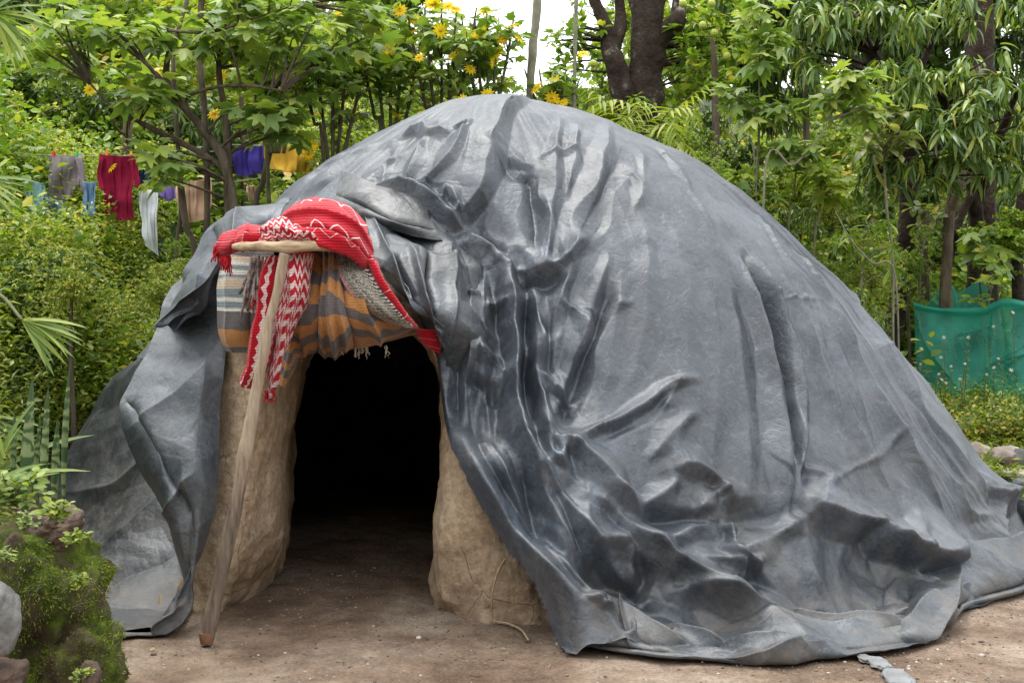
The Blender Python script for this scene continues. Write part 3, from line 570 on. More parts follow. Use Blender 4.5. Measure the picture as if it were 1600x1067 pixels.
# ------------------------------------------------------------------ mud lodge inside the cover
def mat_mud(name, dark=1.):
    m, t, b = nodes(name); co = N(t, 'ShaderNodeTexCoord').outputs['Object']
    c = ramp(t, noise(t, 2.4, 6, .62, co, .5), [(.3, (.34*dark, .235*dark, .145*dark)), (.5, (.48*dark, .355*dark, .235*dark)), (.72, (.58*dark, .455*dark, .325*dark))])
    c = mix(t, .8, c, ramp(t, noise(t, 30, 6, .75, co), [(.35, (.62, .58, .55)), (.55, (1.05, 1.05, 1.05)), (.7, (1.25, 1.22, 1.2))]), 'MULTIPLY')
    geo = N(t, 'ShaderNodeNewGeometry'); sx = N(t, 'ShaderNodeSeparateXYZ'); L(t, geo.outputs['Position'], sx.inputs[0])
    foot_dark = math_(t, 'MULTIPLY', ramp(t, sx.outputs['Z'], [(.0, (1, 1, 1)), (.5, (0, 0, 0))]), ramp(t, noise(t, 5, 5, .6, co), [(.35, (0, 0, 0)), (.6, (.7, .7, .7))]))  # patchy darker brown towards the bottom
    c = mix(t, foot_dark, c, (.13*dark, .085*dark, .055*dark))
    cr = N(t, 'ShaderNodeTexVoronoi', feature='DISTANCE_TO_EDGE'); cr.inputs['Scale'].default_value = 2.3
    of = N(t, 'ShaderNodeTexNoise'); of.inputs['Scale'].default_value = 6; L(t, co, of.inputs['Vector'])
    vm = N(t, 'ShaderNodeVectorMath', operation='MULTIPLY_ADD'); vm.inputs[1].default_value = (.13, .13, .13)
    L(t, of.outputs['Color'], vm.inputs[0]); L(t, co, vm.inputs[2]); L(t, vm.outputs[0], cr.inputs['Vector'])
    ck = ramp(t, cr.outputs['Distance'], [(0, (.0, .0, .0)), (.008, (1, 1, 1))])
    ckm = mix(t, ramp(t, noise(t, 1.7, 3, .5, co), [(.48, (0, 0, 0)), (.6, (1, 1, 1))]), (1, 1, 1), ck)
    c = mix(t, .45, c, ckm, 'MULTIPLY')
    L(t, c, b.inputs['Base Color']); b.inputs['Roughness'].default_value = .95; b.inputs['Specular IOR Level'].default_value = .15
    p = bump(t, b, ckm, .6, .012); p = bump(t, b, noise(t, 9, 6, .65, co), .8, .03, p); bump(t, b, noise(t, 70, 4, .7, co), .8, .006, p); return m
m_mud = mat_mud('dry_mud_plaster'); m_soot_shade = mat_simple('soot_and_shade_clay', [(.3, (.014, .011, .009)), (.7, (.03, .024, .019))], 4, .95, .5, 12, .02, .1)  # inner clay is near black so the unlit interior's shade is in its colour
WALL = [
 [(262,972,6.40),(285,960,6.40),(340,950,6.42),(408,922,6.95),(425,890,7.5),(440,865,8.0)],
 [(300,850,6.5),(320,850,6.42),(375,840,6.38),(440,850,6.85),(449,840,7.4),(455,830,8.0)],
 [(310,720,6.6),(335,720,6.50),(390,720,6.40),(438,730,6.80),(452,730,7.4),(460,725,8.0)],
 [(315,600,6.7),(345,600,6.55),(400,608,6.42),(446,612,6.75),(463,622,7.4),(470,625,8.0)],
 [(350,500,6.8),(392,515,6.60),(440,535,6.48),(478,540,6.70),(486,545,7.4),(496,545,8.0)],
 [(540,400,6.9),(550,440,6.75),(560,455,6.55),(562,498,6.65),(570,505,7.4),(580,500,8.0)],
 [(710,450,6.8),(690,480,6.8),(668,505,6.62),(656,522,6.60),(668,530,7.4),(690,520,8.0)],
 [(760,590,6.7),(740,600,6.75),(712,607,6.56),(684,620,6.62),(700,632,7.4),(715,640,8.0)],
 [(790,715,6.6),(770,720,6.40),(728,725,6.30),(686,728,6.50),(704,726,7.4),(720,725,8.0)],
 [(830,850,6.5),(812,850,6.30),(750,850,6.22),(680,852,6.48),(700,842,7.4),(716,822,8.0)],
 [(885,975,6.35),(865,974,6.22),(770,970,6.20),(682,942,6.58),(698,890,7.4),(714,862,8.0)]]
lodge = thing('mud_lodge', (-.06, 8.2, 0), 'ochre mud lodge walls with an arched dark doorway beneath the plastic cover', 'hut')
c = np.array(WALL, float); Wc = P(c[..., 0], c[..., 1], c[..., 2]); Wc[0, :, 2] = -.04; Wc[-1, :, 2] = -.04
S = spline(spline(Wc, 420, 0), 240, 1)
n_ = norm(np.cross(np.gradient(S, axis=1), np.gradient(S, axis=0))); 
if n_[..., 1][:, :60].mean() > 0: n_ = -n_
low_ = sstep(.35, 0., S[..., 2])
S = S+n_*(.035*fbm(S*1.9, 3, 201)+.012*fbm(S*8, 3, 203)-.02*crease(S*3, 205)**4*0+.03*low_*fbm(S*5, 2, 207)-.006*(crease(S*9, 209) < .08))[..., None]
mk('entrance_wall', S, grid_faces(420, 240), m_mud, lodge)
# sooty inner shell, interior shade painted into its colour, open towards the doorway
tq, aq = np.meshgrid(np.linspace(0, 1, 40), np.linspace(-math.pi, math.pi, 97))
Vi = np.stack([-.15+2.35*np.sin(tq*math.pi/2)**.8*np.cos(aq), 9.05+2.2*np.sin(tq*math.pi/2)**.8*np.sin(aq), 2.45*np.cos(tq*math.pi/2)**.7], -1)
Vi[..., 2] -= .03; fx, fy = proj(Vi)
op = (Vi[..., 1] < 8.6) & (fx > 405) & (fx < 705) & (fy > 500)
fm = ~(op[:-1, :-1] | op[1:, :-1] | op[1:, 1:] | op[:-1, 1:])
mk('inner_wall', Vi, grid_faces(97, 40, fm), m_soot_shade, lodge)

# ------------------------------------------------------------------ blankets
def mat_knit(name, build, rough=.95, knit=260, ks=.5):
    m, t, b = nodes(name); uv = N(t, 'ShaderNodeTexCoord').outputs['UV']; sep = N(t, 'ShaderNodeSeparateXYZ'); L(t, uv, sep.inputs[0])
    c = build(t, uv, sep); co = N(t, 'ShaderNodeTexCoord').outputs['Object']
    c = mix(t, .7, c, ramp(t, noise(t, 90, 4, .7, co), [(.3, (.6, .6, .6)), (.6, (1.1, 1.1, 1.1))]), 'MULTIPLY')
    L(t, c, b.inputs['Base Color']); b.inputs['Roughness'].default_value = rough; b.inputs['Specular IOR Level'].default_value = .12
    b.inputs['Sheen Weight'].default_value = .25
    wv = N(t, 'ShaderNodeTexWave', bands_direction='Z'); wv.inputs['Scale'].default_value = 22; wv.inputs['Distortion'].default_value = 1.5; wv.inputs['Detail'].default_value = 2
    L(t, co, wv.inputs['Vector']); p = bump(t, b, wv.outputs['Fac'], ks, .006); bump(t, b, noise(t, knit, 3, .6, co), .6, .003, p); return m
def stripes_wavy(freq, amp, wf, thin, red=(.42, .006, .016), pale=(.70, .50, .48), direction='Y', zones=None):
    def f(t, uv, sep):
        a, o = (sep.outputs['Y'], sep.outputs['X']) if direction == 'Y' else (sep.outputs['X'], sep.outputs['Y'])
        nz = N(t, 'ShaderNodeTexNoise'); nz.inputs['Scale'].default_value = 3; L(t, uv, nz.inputs['Vector'])
        tri = math_(t, 'PINGPONG', math_(t, 'MULTIPLY', o, wf), .5)
        v = math_(t, 'ADD', math_(t, 'ADD', a, math_(t, 'MULTIPLY', tri, amp)), math_(t, 'MULTIPLY', nz.outputs['Fac'], .10))
        st = math_(t, 'LESS_THAN', math_(t, 'FRACT', math_(t, 'MULTIPLY', v, freq)), thin)
        if zones:
            zm = math_(t, 'LESS_THAN', math_(t, 'FRACT', math_(t, 'MULTIPLY', v, zones[0])), zones[1]); st = math_(t, 'MULTIPLY', st, zm)
        base = mix(t, noise(t, 12, 3, .5), tuple(x*.75 for x in red), tuple(min(1, x*1.25) for x in red))
        return mix(t, st, base, pale)
    return f
def bands(cols, direction='Y', warp=.05, other=None):
    def f(t, uv, sep):
        a = sep.outputs[direction]; nz = N(t, 'ShaderNodeTexNoise'); nz.inputs['Scale'].default_value = 2.5; L(t, uv, nz.inputs['Vector'])
        v = math_(t, 'ADD', a, math_(t, 'MULTIPLY', math_(t, 'SUBTRACT', nz.outputs['Fac'], .5), warp))
        r = N(t, 'ShaderNodeValToRGB'); r.color_ramp.interpolation = 'CONSTANT'; e = r.color_ramp.elements
        while len(e) < len(cols): e.new(.5)
        for k, (p, c_) in enumerate(cols): e[k].position = p; e[k].color = (*c_, 1)
        L(t, v, r.inputs[0]); return r.outputs[0]
    return f
ORG, GRY, BEI, BLU, WHT = (.44, .20, .065), (.13, .11, .105), (.50, .40, .29), (.20, .24, .25), (.62, .58, .50)
m_red_wave = mat_knit('red_knit_with_few_zigzags', stripes_wavy(9, .22, 5, .16, zones=(2.2, .34)))
m_red_pink = mat_knit('red_knit_with_pale_waves', stripes_wavy(11, .12, 9, .45, zones=None))
m_red_side = mat_knit('red_knit_with_side_waves', stripes_wavy(5, .08, 14, .33, direction='X'))
m_red = mat_knit('plain_red_knit', stripes_wavy(3, .05, 5, .02))
seq = []
for k in range(10): seq.append((k/10., ORG if k % 2 == 0 else GRY))
m_org = mat_knit('orange_and_grey_checked_wool', bands(seq, 'Y', .42), knit=200, ks=.25)
m_str = mat_knit('beige_striped_wool', bands([(0, GRY), (.10, ORG), (.30, GRY), (.47, WHT), (.50, BLU), (.55, WHT), (.58, BLU), (.64, BEI), (.72, BLU), (.75, WHT), (.79, BLU), (.83, WHT), (.87, BEI), (.92, GRY)], 'Y', .03), knit=200, ks=.25)
def herr(t, uv, sep):
    w_ = N(t, 'ShaderNodeTexWave', bands_direction='DIAGONAL'); w_.inputs['Scale'].default_value = 16; w_.inputs['Distortion'].default_value = 5; w_.inputs['Detail'].default_value = 3; w_.inputs['Detail Scale'].default_value = 3
    L(t, uv, w_.inputs['Vector']); c_ = ramp(t, w_.outputs['Fac'], [(.38, (.035, .03, .025)), (.6, (.45, .40, .33))])
    return mix(t, ramp(t, sep.outputs['X'], [(.02, (1, 1, 1)), (.16, (.0, .0, .0))]), c_, mix(t, w_.outputs['Fac'], (.35, .02, .06), (.5, .38, .33)))
m_her = mat_knit('flecked_grey_wool_border', herr, knit=200, ks=.4)
def blanket(name, parts, label, cat):
    pts = np.array(parts[0][1], float).reshape(-1, 3); w0 = P(pts[:, 0], pts[:, 1], pts[:, 2])
    r = thing(name, (w0[:, 0].mean(), w0[:, 1].mean(), w0[:, 2].min()), label, cat)
    for nm, ctrl, mat, dsp, fl, th_ in parts: lay(nm, ctrl, 180, 180, mat, r, th_, disp=dsp, folds=fl)
    return r
OB = [[(456,380,6.36),(486,380,6.28),(520,378,6.25),(552,388,6.28),(585,405,6.36)],
 [(448,425,6.30),(486,428,6.14),(526,430,6.08),(565,438,6.12),(600,452,6.3)],
 [(440,470,6.26),(482,480,6.06),(528,482,5.99),(578,486,6.06),(628,492,6.3)],
 [(446,512,6.30),(488,520,6.10),(536,520,6.05),(592,514,6.16),(652,506,6.38)],
 [(462,541,6.46),(498,545,6.34),(540,543,6.30),(590,534,6.36),(655,514,6.5)],
 [(470,548,6.62),(500,548,6.55),(540,545,6.52),(590,536,6.55),(650,520,6.6)]]
OF = [(.25,.02,.02,.9,.05,.02,.3),(.38,.0,.22,.95,-.05,.016,.3),(.48,.0,.40,.9,.055,.02,.3),(.55,.0,.58,.85,-.05,.016,.3),(.62,.0,.76,.8,.05,.02,.3),(.43,0,.3,.9,.03,.01,.3),(.52,0,.5,.9,.03,.01,.3),(.7,.0,.92,.7,-.03,.012,.3),(.3,.0,.12,.95,.03,.01,.3),(.05,.75,.5,.9,.03,.02,.3)]
ob = blanket('checked_blanket', [('blanket_roll', OB, m_org, [wav(.012, 4, 301)], OF, .012),
 ('hanging_corner', [[(446,480,6.3),(462,478,6.2),(480,490,6.2)],[(440,520,6.3),(458,520,6.2),(480,520,6.25)],[(436,560,6.32),(455,555,6.25),(472,548,6.35)],[(432,596,6.35),(444,602,6.3),(458,580,6.36)]], m_org, [wav(.02, 4, 305)], [(.5,0,.45,1,.03,.06,.4)], .01)],
 'orange and grey banded wool blanket stuffed in folds over the doorway', 'blanket')
hb = blanket('flecked_blanket', [('border', [[(520,388,6.20),(540,392,6.14),(562,398,6.16),(580,412,6.25)],[(528,425,6.06),(552,428,6.02),(578,436,6.06),(598,448,6.2)],[(548,460,6.0),(575,462,5.98),(600,470,6.04),(618,480,6.18)],[(578,488,6.04),(600,490,6.02),(622,496,6.08),(636,502,6.2)],[(615,508,6.14),(630,510,6.12),(642,512,6.15),(650,514,6.25)]], m_her, [wav(.012, 5, 311)], [(.3,0,.3,1,-.03,.03,.3),(.6,0,.65,1,.03,.03,.3)], .012)],
 'black and white flecked wool blanket slung diagonally beside the red one', 'blanket')
sb = blanket('striped_blanket', [('blanket_panel', [[(348,392,6.42),(375,392,6.34),(402,394,6.38),(428,396,6.4)],[(342,430,6.4),(370,430,6.3),(398,432,6.3),(426,434,6.34)],[(341,480,6.38),(368,482,6.27),(396,484,6.26),(424,484,6.32)],[(344,520,6.4),(368,522,6.29),(396,524,6.3),(422,522,6.34)],[(354,548,6.42),(375,551,6.34),(398,552,6.34),(418,548,6.4)]], m_str, [wav(.02, 3, 321)], [(.22,0,.2,1,.02,.05,.3),(.6,.1,.62,1,-.03,.04,.3)], .012)],
 'beige, blue grey and orange striped blanket hanging at the left of the doorway', 'blanket')
RB = [('shawl_top', [[(428,352,6.52),(452,325,6.50),(492,311,6.50),(538,318,6.50),(572,352,6.42)],
  [(432,350,6.22),(460,330,6.12),(500,322,6.08),(545,336,6.10),(578,372,6.18)],
  [(440,362,6.08),(470,350,5.98),(510,348,5.94),(553,366,5.98),(584,402,6.10)],
  [(450,376,6.04),(480,374,5.94),(518,378,5.92),(556,394,5.97),(586,424,6.12)],
  [(470,388,6.10),(494,388,6.02),(524,392,6.02),(560,404,6.07),(588,436,6.18)]], m_red_wave, [wav(.014, 4, 331)], [(.0,.3,1,.42,.03,.02,.3),(.1,.52,1,.66,-.035,.015,.3),(.1,.72,1,.84,.03,.02,.3),(.25,.1,1,.2,-.03,.02,.3),(.0,.5,.4,.75,.03,.03,.3)], .014),
 ('shawl_edge', [[(566,396,6.12),(576,400,6.06),(588,408,6.14)],[(584,432,6.1),(592,436,6.03),(600,442,6.12)],[(604,462,6.12),(612,466,6.05),(620,472,6.15)],[(624,490,6.16),(632,494,6.1),(640,498,6.2)],[(642,508,6.24),(648,510,6.2),(654,512,6.28)]], m_red, [], [(.5,0,.5,1,.02,.1,.4)], .014),
 ('twisted_end', [[(408,356,6.16),(425,345,6.12),(445,340,6.1),(470,344,6.06),(500,368,6.04)],[(405,366,6.0),(425,358,5.95),(448,356,5.92),(475,362,5.92),(502,376,5.94)],[(398,378,5.96),(425,374,5.9),(450,372,5.87),(478,374,5.88),(505,382,5.92)],[(396,388,6.02),(425,386,5.98),(450,385,5.96),(478,385,5.98),(505,388,6.0)]], m_red_pink, [crum(.025, 7, 335), wav(.02, 8, 336)], [(0,.3,1,.6,.04,.05,.3),(.1,.8,.9,.3,-.03,.04,.3)], .012),
 ('loose_end', [[(345,378,6.25),(362,362,6.15),(385,354,6.1),(410,354,6.12)],[(340,388,6.2),(360,374,6.05),(385,366,5.98),(410,364,6.0)],[(336,396,6.18),(356,388,6.05),(380,380,5.98),(405,378,5.98)],[(340,402,6.24),(358,398,6.12),(376,392,6.05),(400,388,6.05)]], m_red, [wav(.012, 6, 341)], [(.2,0,.1,1,.02,.03,.4),(.45,0,.4,1,-.025,.03,.4),(.7,0,.7,1,.025,.03,.4)], .012),
 ('hanging_strip', [[(418,402,6.08),(428,400,6.02),(440,399,6.02),(452,400,6.08)],[(408,440,6.06),(420,440,5.98),(433,442,6.0),(446,446,6.08)],[(400,490,6.05),(412,490,5.97),(426,492,5.98),(438,494,6.06)],[(391,540,6.05),(403,542,5.97),(417,543,5.98),(430,540,6.06)],[(384,575,6.05),(396,580,5.98),(409,580,5.98),(424,570,6.06)],[(377,596,6.08),(385,604,6.03),(394,602,6.04),(402,590,6.1)]], m_red_side, [wav(.015, 5, 345)], [(.3,0,.28,1,.03,.05,.4),(.65,0,.6,1,-.03,.05,.4)], .012),
 ('hanging_bunch', [[(442,398,6.04),(455,395,5.98),(475,394,5.97),(494,397,6.06)],[(440,430,6.0),(455,430,5.93),(474,432,5.93),(488,436,6.04)],[(438,465,6.0),(455,466,5.92),(470,466,5.94),(482,466,6.05)],[(428,500,6.02),(442,504,5.95),(458,502,5.97),(470,496,6.08)],[(424,545,6.04),(436,548,5.98),(448,545,6.0),(456,530,6.1)],[(418,585,6.06),(428,590,6.0),(436,584,6.02),(444,568,6.1)],[(414,612,6.1),(420,622,6.06),(425,620,6.06),(430,604,6.12)]], m_red_pink, [crum(.025, 6, 351), wav(.02, 5, 352)], [(.4,0,.45,1,.04,.05,.4),(.75,.1,.7,.8,-.03,.04,.3)], .012)]
rb = blanket('red_shawl', RB, 'bright red knitted shawl with pale zigzags bunched over the wooden crossbar', 'blanket')
lay('inside_cloth', [[(650,512,6.36),(666,514,6.33),(690,516,6.36)],[(656,532,6.36),(670,534,6.33),(688,536,6.36)],[(672,546,6.37),(678,548,6.35),(688,554,6.37)]], 60, 60, m_red, rb, .01, disp=[wav(.02, 6, 361)])
def fringe(name, starts, ln, rad, mat, parent, seed, spread=.02, k=3, sway=(0, 0, 0)):
    r_ = np.random.default_rng(seed); A = Acc()
    for s in starts:
        for _ in range(k):
            p0 = np.array(s)+r_.normal(0, spread*.4, 3); l = ln*r_.uniform(.7, 1.15); m = 6; q = np.zeros((m, 3)); d = r_.normal(0, spread, 3)
            for j in range(m): f = j/(m-1); q[j] = p0+np.array([0, 0, -l*f])+d*f+np.array(sway)*f+r_.normal(0, .0035, 3)
            A.add(*tube(q, np.linspace(rad, rad*.6, m), 5))
    return A.build(name, mat, parent, kind='stuff')
m_wool_w = mat_simple('cream_wool_yarn', [(.3, (.45, .40, .33)), (.7, (.68, .63, .54))], 60); m_wool_g = mat_simple('grey_mixed_yarn', [(.35, (.05, .04, .04)), (.5, (.3, .24, .22)), (.62, (.42, .38, .34))], 30)
m_wool_r = mat_simple('red_yarn', [(.3, (.35, .006, .015)), (.7, (.6, .02, .03))], 40)
fringe('fringe', [P(x, 541, 6.34) for x in (533, 556, 559, 566, 572, 604)], .055, .0035, m_wool_w, ob, 2, .006, 3)
tas = thing('tassel_bundle', P(395, 495, 6.1), 'dangling bundle of twisted grey and pink wool tassels under the crossbar', 'tassels')
for j, (x, ln, sx_) in enumerate([(404, .26, -.05), (398, .30, -.05), (402, .22, -.02), (408, .24, .0), (396, .2, -.07), (402, .32, -.03), (408, .3, -.02), (393, .27, -.05)]):
    fringe('tassel', [P(x, 402, 6.12)], ln, .010, m_wool_g, tas, 20+j, .014, 2, (sx_, 0, 0))
fringe('tassel', [P(402, 452, 6.1)], .13, .006, m_wool_r, tas, 33, .012, 3, (-.02, 0, 0))
fringe('fringe', [P(x, y, 6.12) for x, y in ((341, 386), (345, 392), (350, 396), (354, 398), (358, 400), (348, 394), (338, 384))], .085, .006, m_wool_r, rb, 4, .012, 4)
fringe('fringe', [P(x, y, 6.06) for x, y in ((416, 612), (420, 616), (424, 618), (428, 612))], .04, .005, m_wool_r, rb, 5, .008, 4)

# ------------------------------------------------------------------ wooden prop
m_wood, t, b = nodes('weathered_branch_wood'); co = N(t, 'ShaderNodeTexCoord').outputs['Object']
sx = N(t, 'ShaderNodeSeparateXYZ'); geo = N(t, 'ShaderNodeNewGeometry'); L(t, geo.outputs['Position'], sx.inputs[0])
bark = math_(t, 'ADD', math_(t, 'MULTIPLY', sx.outputs['Z'], .42), math_(t, 'MULTIPLY', noise(t, 9, 5, .7, co, .4, (3, 3, .5)), .55))
cb = ramp(t, noise(t, 14, 5, .6, co, .3, (3, 3, .35)), [(.3, (.10, .072, .052)), (.6, (.22, .165, .125))]); cw = ramp(t, noise(t, 12, 5, .6, co, .3, (4, 4, .3)), [(.3, (.22, .155, .10)), (.6, (.42, .32, .225))])
L(t, mix(t, ramp(t, bark, [(.56, (0, 0, 0)), (.66, (1, 1, 1))]), cb, cw), b.inputs['Base Color']); b.inputs['Roughness'].default_value = .8; b.inputs['Specular IOR Level'].default_value = .25
p_ = bump(t, b, noise(t, 30, 5, .65, co, .2, (2.5, 2.5, .25)), .7, .008); bump(t, b, bark, .4, .01, p_)
m_cut = mat_simple('reddish_cut_wood', [(.3, (.15, .07, .035)), (.7, (.28, .14, .08))], 25)
prop = thing('wooden_prop', G(322, 1007), 'weathered bare branch pole leaning on the doorway, propping a short crossbar', 'pole')
a_, e_ = G(np.array(323.), np.array(1004.)), P(443, 396, 5.88)
pth = np.array([a_+(e_-a_)*f for f in np.linspace(0, 1, 9)]); pth += np.array([[0,0,0],[.002,0,0],[.006,0,0],[.008,0,0],[.006,0,0],[.0,0,0],[-.004,0,0],[.002,0,0],[0,0,0]]); pth[0, 2] = .02
V, F = tube(pth, [.033, .033, .032, .033, .031, .030, .028, .025, .020], 20, 90, rough=.012, seed=61)
mk('pole', V, F, m_wood, prop)
V, F = tube(np.array([pth[0]+[0, -.002, -.022], pth[0]+[0, -.001, .012], pth[0]+[.001, 0, .028]]), [.031, .0345, .035], 20, 8, rough=.006, seed=62); mk('cut_end', V, F, m_cut, prop)
cbp = P(np.array([366, 400, 445, 490, 528]), np.array([386, 385, 386, 384, 388]), np.array([5.99, 5.92, 5.88, 5.9, 5.98]))
V, F = tube(cbp, [.010, .024, .029, .026, .018], 14, 50, rough=.008, seed=63); V[:, 1] = (V[:, 1]-5.9)*.8+5.9
mk('crossbar', V, F, mat_simple('pale_split_wood', [(.3, (.26, .17, .10)), (.6, (.55, .40, .25))], 10, .7, .6, 30, .006, .3, (1, 6, 6)), prop)

# ------------------------------------------------------------------ rope
m_rope = mat_simple('jute_rope', [(.3, (.25, .17, .10)), (.7, (.48, .37, .25))], 60, .9, .8, 120, .004)
g1 = G(np.array([772, 795, 815, 825]), np.array([968, 974, 984, 999]), .012); up_ = P(np.array([790, 779, 771, 768]), np.array([872, 890, 918, 945]), np.array([6.12, 6.13, 6.13, 6.15]))
V, F = tube(np.concatenate([up_, g1]), .0055, 8, 120); rp = thing('rope', G(800, 976), 'thin jute rope trailing from the cover down the mud wall to the ground', 'rope'); mk("cord", V, F, m_rope, rp)
# ------------------------------------------------------------------ leaves
def T_simple(w=.5):      # short oval leaf, folded on its midrib
    V = np.array([(0, 0, 0), (w*.5, .35, .06), (w*.42, .7, .03), (0, 1, -.12), (-w*.42, .7, .03), (-w*.5, .35, .06), (0, .5, -.02)])
    return V, np.array([(6, 0, 1), (6, 1, 2), (6, 2, 3), (6, 3, 4), (6, 4, 5), (6, 5, 0)])
def T_tiny(w=.45):
    V = np.array([(0, 0, 0), (w*.5, .45, .08), (0, 1, -.05), (-w*.5, .45, .08)]); return V, np.array([(0, 1, 2), (0, 2, 3)])
def T_lance(w=.17, droop=.5, n=5):
    V = []; F = []
    for i in range(n+1):
        f = i/n; wd = w*math.sin(math.pi*min(1, f*.92+.08))**.7*(1-f*.25); z = -droop*f*f; y = f*(1-.25*droop*f)
        V += [(-wd/2, y, z+.10*wd), (0, y, z-.12*wd), (wd/2, y, z+.10*wd)]
    for i in range(n):
        a = 3*i; F += [(a, a+1, a+4, a+3), (a+1, a+2, a+5, a+4)]
    return np.array(V), np.array(F)
def T_lobed(lobes=5, depth=.45, w=.9, droop=.25):
    V = [(0, .28, .02)]; m = lobes*2+1; prof = []
    for i in range(m):
        a = -2.35+4.7*i/(m-1); tip = i % 2 == 0
        ln = (1-.33*abs(a/2.35)**1.2) if False else (.72*(1-.42*(abs(a)/2.35)**1.3))
        prof.append((a, ln if not tip else ln))
    pts = [(0, 0, 0)]
    k = lobes
    for i in range(k):
        a = -1.75+3.5*i/(k-1); ln = .72*(1-.38*(abs(a)/1.75)**1.4)
        for da, fr in ((-.30, .62), (-.12, .86), (0, 1.0), (.12, .86), (.30, .62)):
            pts.append(((math.sin(a+da)*ln*fr)*w*1.25, .28+math.cos(a+da)*ln*fr, 0))
        if i < k-1:
            a2 = a+3.5/(k-1)/2; l2 = .72*(1-depth); pts.append((math.sin(a2)*l2*w*1.1, .28+math.cos(a2)*l2, 0))
    V = np.array([(0, .28, .03)]+pts, float); r = np.hypot(V[:, 0], V[:, 1]-.28)
    V[1:, 2] = -droop*r[1:]**2*1.2+.06*np.cos(np.arange(len(V)-1)*math.pi)*0-.05*(np.abs(V[1:, 0]) > .2)
    n = len(V)-1; F = [(0, 1+j, 1+(j+1) % n) for j in range(n)]
    return V, np.array(F)[:, ::-1]
TPL = {'oval': T_simple(.55), 'tiny': T_tiny(), 'tinyn': T_tiny(.28), 'lance': T_lance(), 'lance2': T_lance(.24, .35, 4), 'blade': T_lance(.07, .45, 6), 'lobed': T_lobed(5, .5), 'lobed3': T_lobed(3, .35, .8), 'lobedbig': T_lobed(5, .62, 1.0, .3),
       'sword': T_lance(.15, .05, 10), 'leaflet': T_lance(.13, .35, 4)}
def frames(D, U):
    D = norm(D); X = norm(np.cross(D, U)); Z = np.cross(X, D); return X, D, Z
def batch(tp, O, D, U, S):
    V, F = TPL[tp]; X, D, Z = frames(D, U); S = np.broadcast_to(S, (len(O),))
    W = O[:, None]+S[:, None, None]*(V[None, :, 0, None]*X[:, None]+V[None, :, 1, None]*D[:, None]+V[None, :, 2, None]*Z[:, None])
    FF = (F[None]+(np.arange(len(O))*len(V))[:, None, None]).reshape(-1, F.shape[1])
    return W.reshape(-1, 3), FF, len(V)
def rvec(n, r): return norm(r.normal(size=(n, 3)))
def whorl(tips, k, el, size, r, pet=.0, jit=.25, axis=None):
    """k leaves spreading round each tip; el = range of elevation in degrees"""
    n = len(tips); az = (np.arange(k)[None]*2.39996+r.uniform(0, 6.28, (n, 1))+r.normal(0, jit, (n, k))).ravel()
    e = np.radians(r.uniform(el[0], el[1], n*k)); D = np.stack([np.cos(az)*np.cos(e), np.sin(az)*np.cos(e), np.sin(e)], -1)
    O = np.repeat(tips, k, 0)+D*pet*r.uniform(.6, 1.3, (n*k, 1))+r.normal(0, size*.10, (n*k, 3))
    U = np.array([0, 0, 1.])+r.normal(0, .28, (n*k, 3)); U = U-D*(U*D).sum(-1, keepdims=True)
    S = size*r.uniform(.6, 1.15, n*k); return O, D, U, S
def blob(px, py, Y, rx, ry, rd, n, r, shell=.5):
    c = P(px, py, Y); s = Y/FPX; u = rvec(n, r)*(r.uniform(shell, 1, (n, 1))); return c+u*np.array([rx*s, rd, ry*s])
def cat_(*L_): return tuple(np.concatenate(x) for x in zip(*L_))
leafmesh = {}
def leaf_obj(tp, mat):
    k = (tp, mat.name)
    if k not in leafmesh: V, F = TPL[tp]; leafmesh[k] = mesh_np('leaf', V, F, True, mats=[mat])
    return leafmesh[k]
def put_leaves(parent, tp, mat, O, D, U, S, nobj=0, name='leaf', stuff='foliage'):
    """the nobj leaves nearest the camera as objects of their own, the rest joined"""
    b = np.array(parent.location); order = np.argsort(np.linalg.norm(O-np.array([0, 0, CAMZ]), axis=1)); S = np.broadcast_to(S, (len(O),))
    if nobj:
        me = leaf_obj(tp, mat); X, Dn, Z = frames(D, U)
        for i in order[:nobj]:
            o = bpy.data.objects.new(name, me); COL.objects.link(o); o.parent = parent
            s = float(S[i]); p = O[i]-b
            o.matrix_local = Matrix(((X[i][0]*s, Dn[i][0]*s, Z[i][0]*s, p[0]), (X[i][1]*s, Dn[i][1]*s, Z[i][1]*s, p[1]), (X[i][2]*s, Dn[i][2]*s, Z[i][2]*s, p[2]), (0, 0, 0, 1)))
    rest = order[nobj:]
    if len(rest):
        V, F, k = batch(tp, O[rest], D[rest], U[rest], S[rest])
        mk(stuff, V, F, mat, parent, attr={'rnd': np.repeat(rng.uniform(0, 1, len(rest)), k)}, kind='stuff')
def branches(trunk, tips, r0, r, up=.0, nseg=7, rt=.004):
    """one curved limb from the nearest lower trunk point to every tip"""
    A = Acc(); tr = densify(trunk, 30)
    for t in tips:
        d = np.linalg.norm(tr-t, axis=1)+np.clip(tr[:, 2]-t[2]+.15, 0, 9)*3; j = int(np.argmin(d)); j = max(0, j-int(r.integers(0, 3)))
        a = tr[j]; m = (a+t)/2+np.array([0, 0, up])*np.linalg.norm(t-a)+r.normal(0, .05, 3)*np.linalg.norm(t-a)
        f = np.linspace(0, 1, nseg)[:, None]; q = (1-f)**2*a+2*f*(1-f)*m+f*f*t+r.normal(0, .006, (nseg, 3))*np.sin(f*math.pi)
        A.add(*tube(q, np.linspace(r0*.55, rt, nseg), 5, cap=False))
    return A
M_ = mat_leaf
g_dark = M_('deep_green_leaf', [(0, (0.042, 0.074, 0.019)), (.5, (0.076, 0.124, 0.028)), (1, (0.128, 0.174, 0.037))], .22)
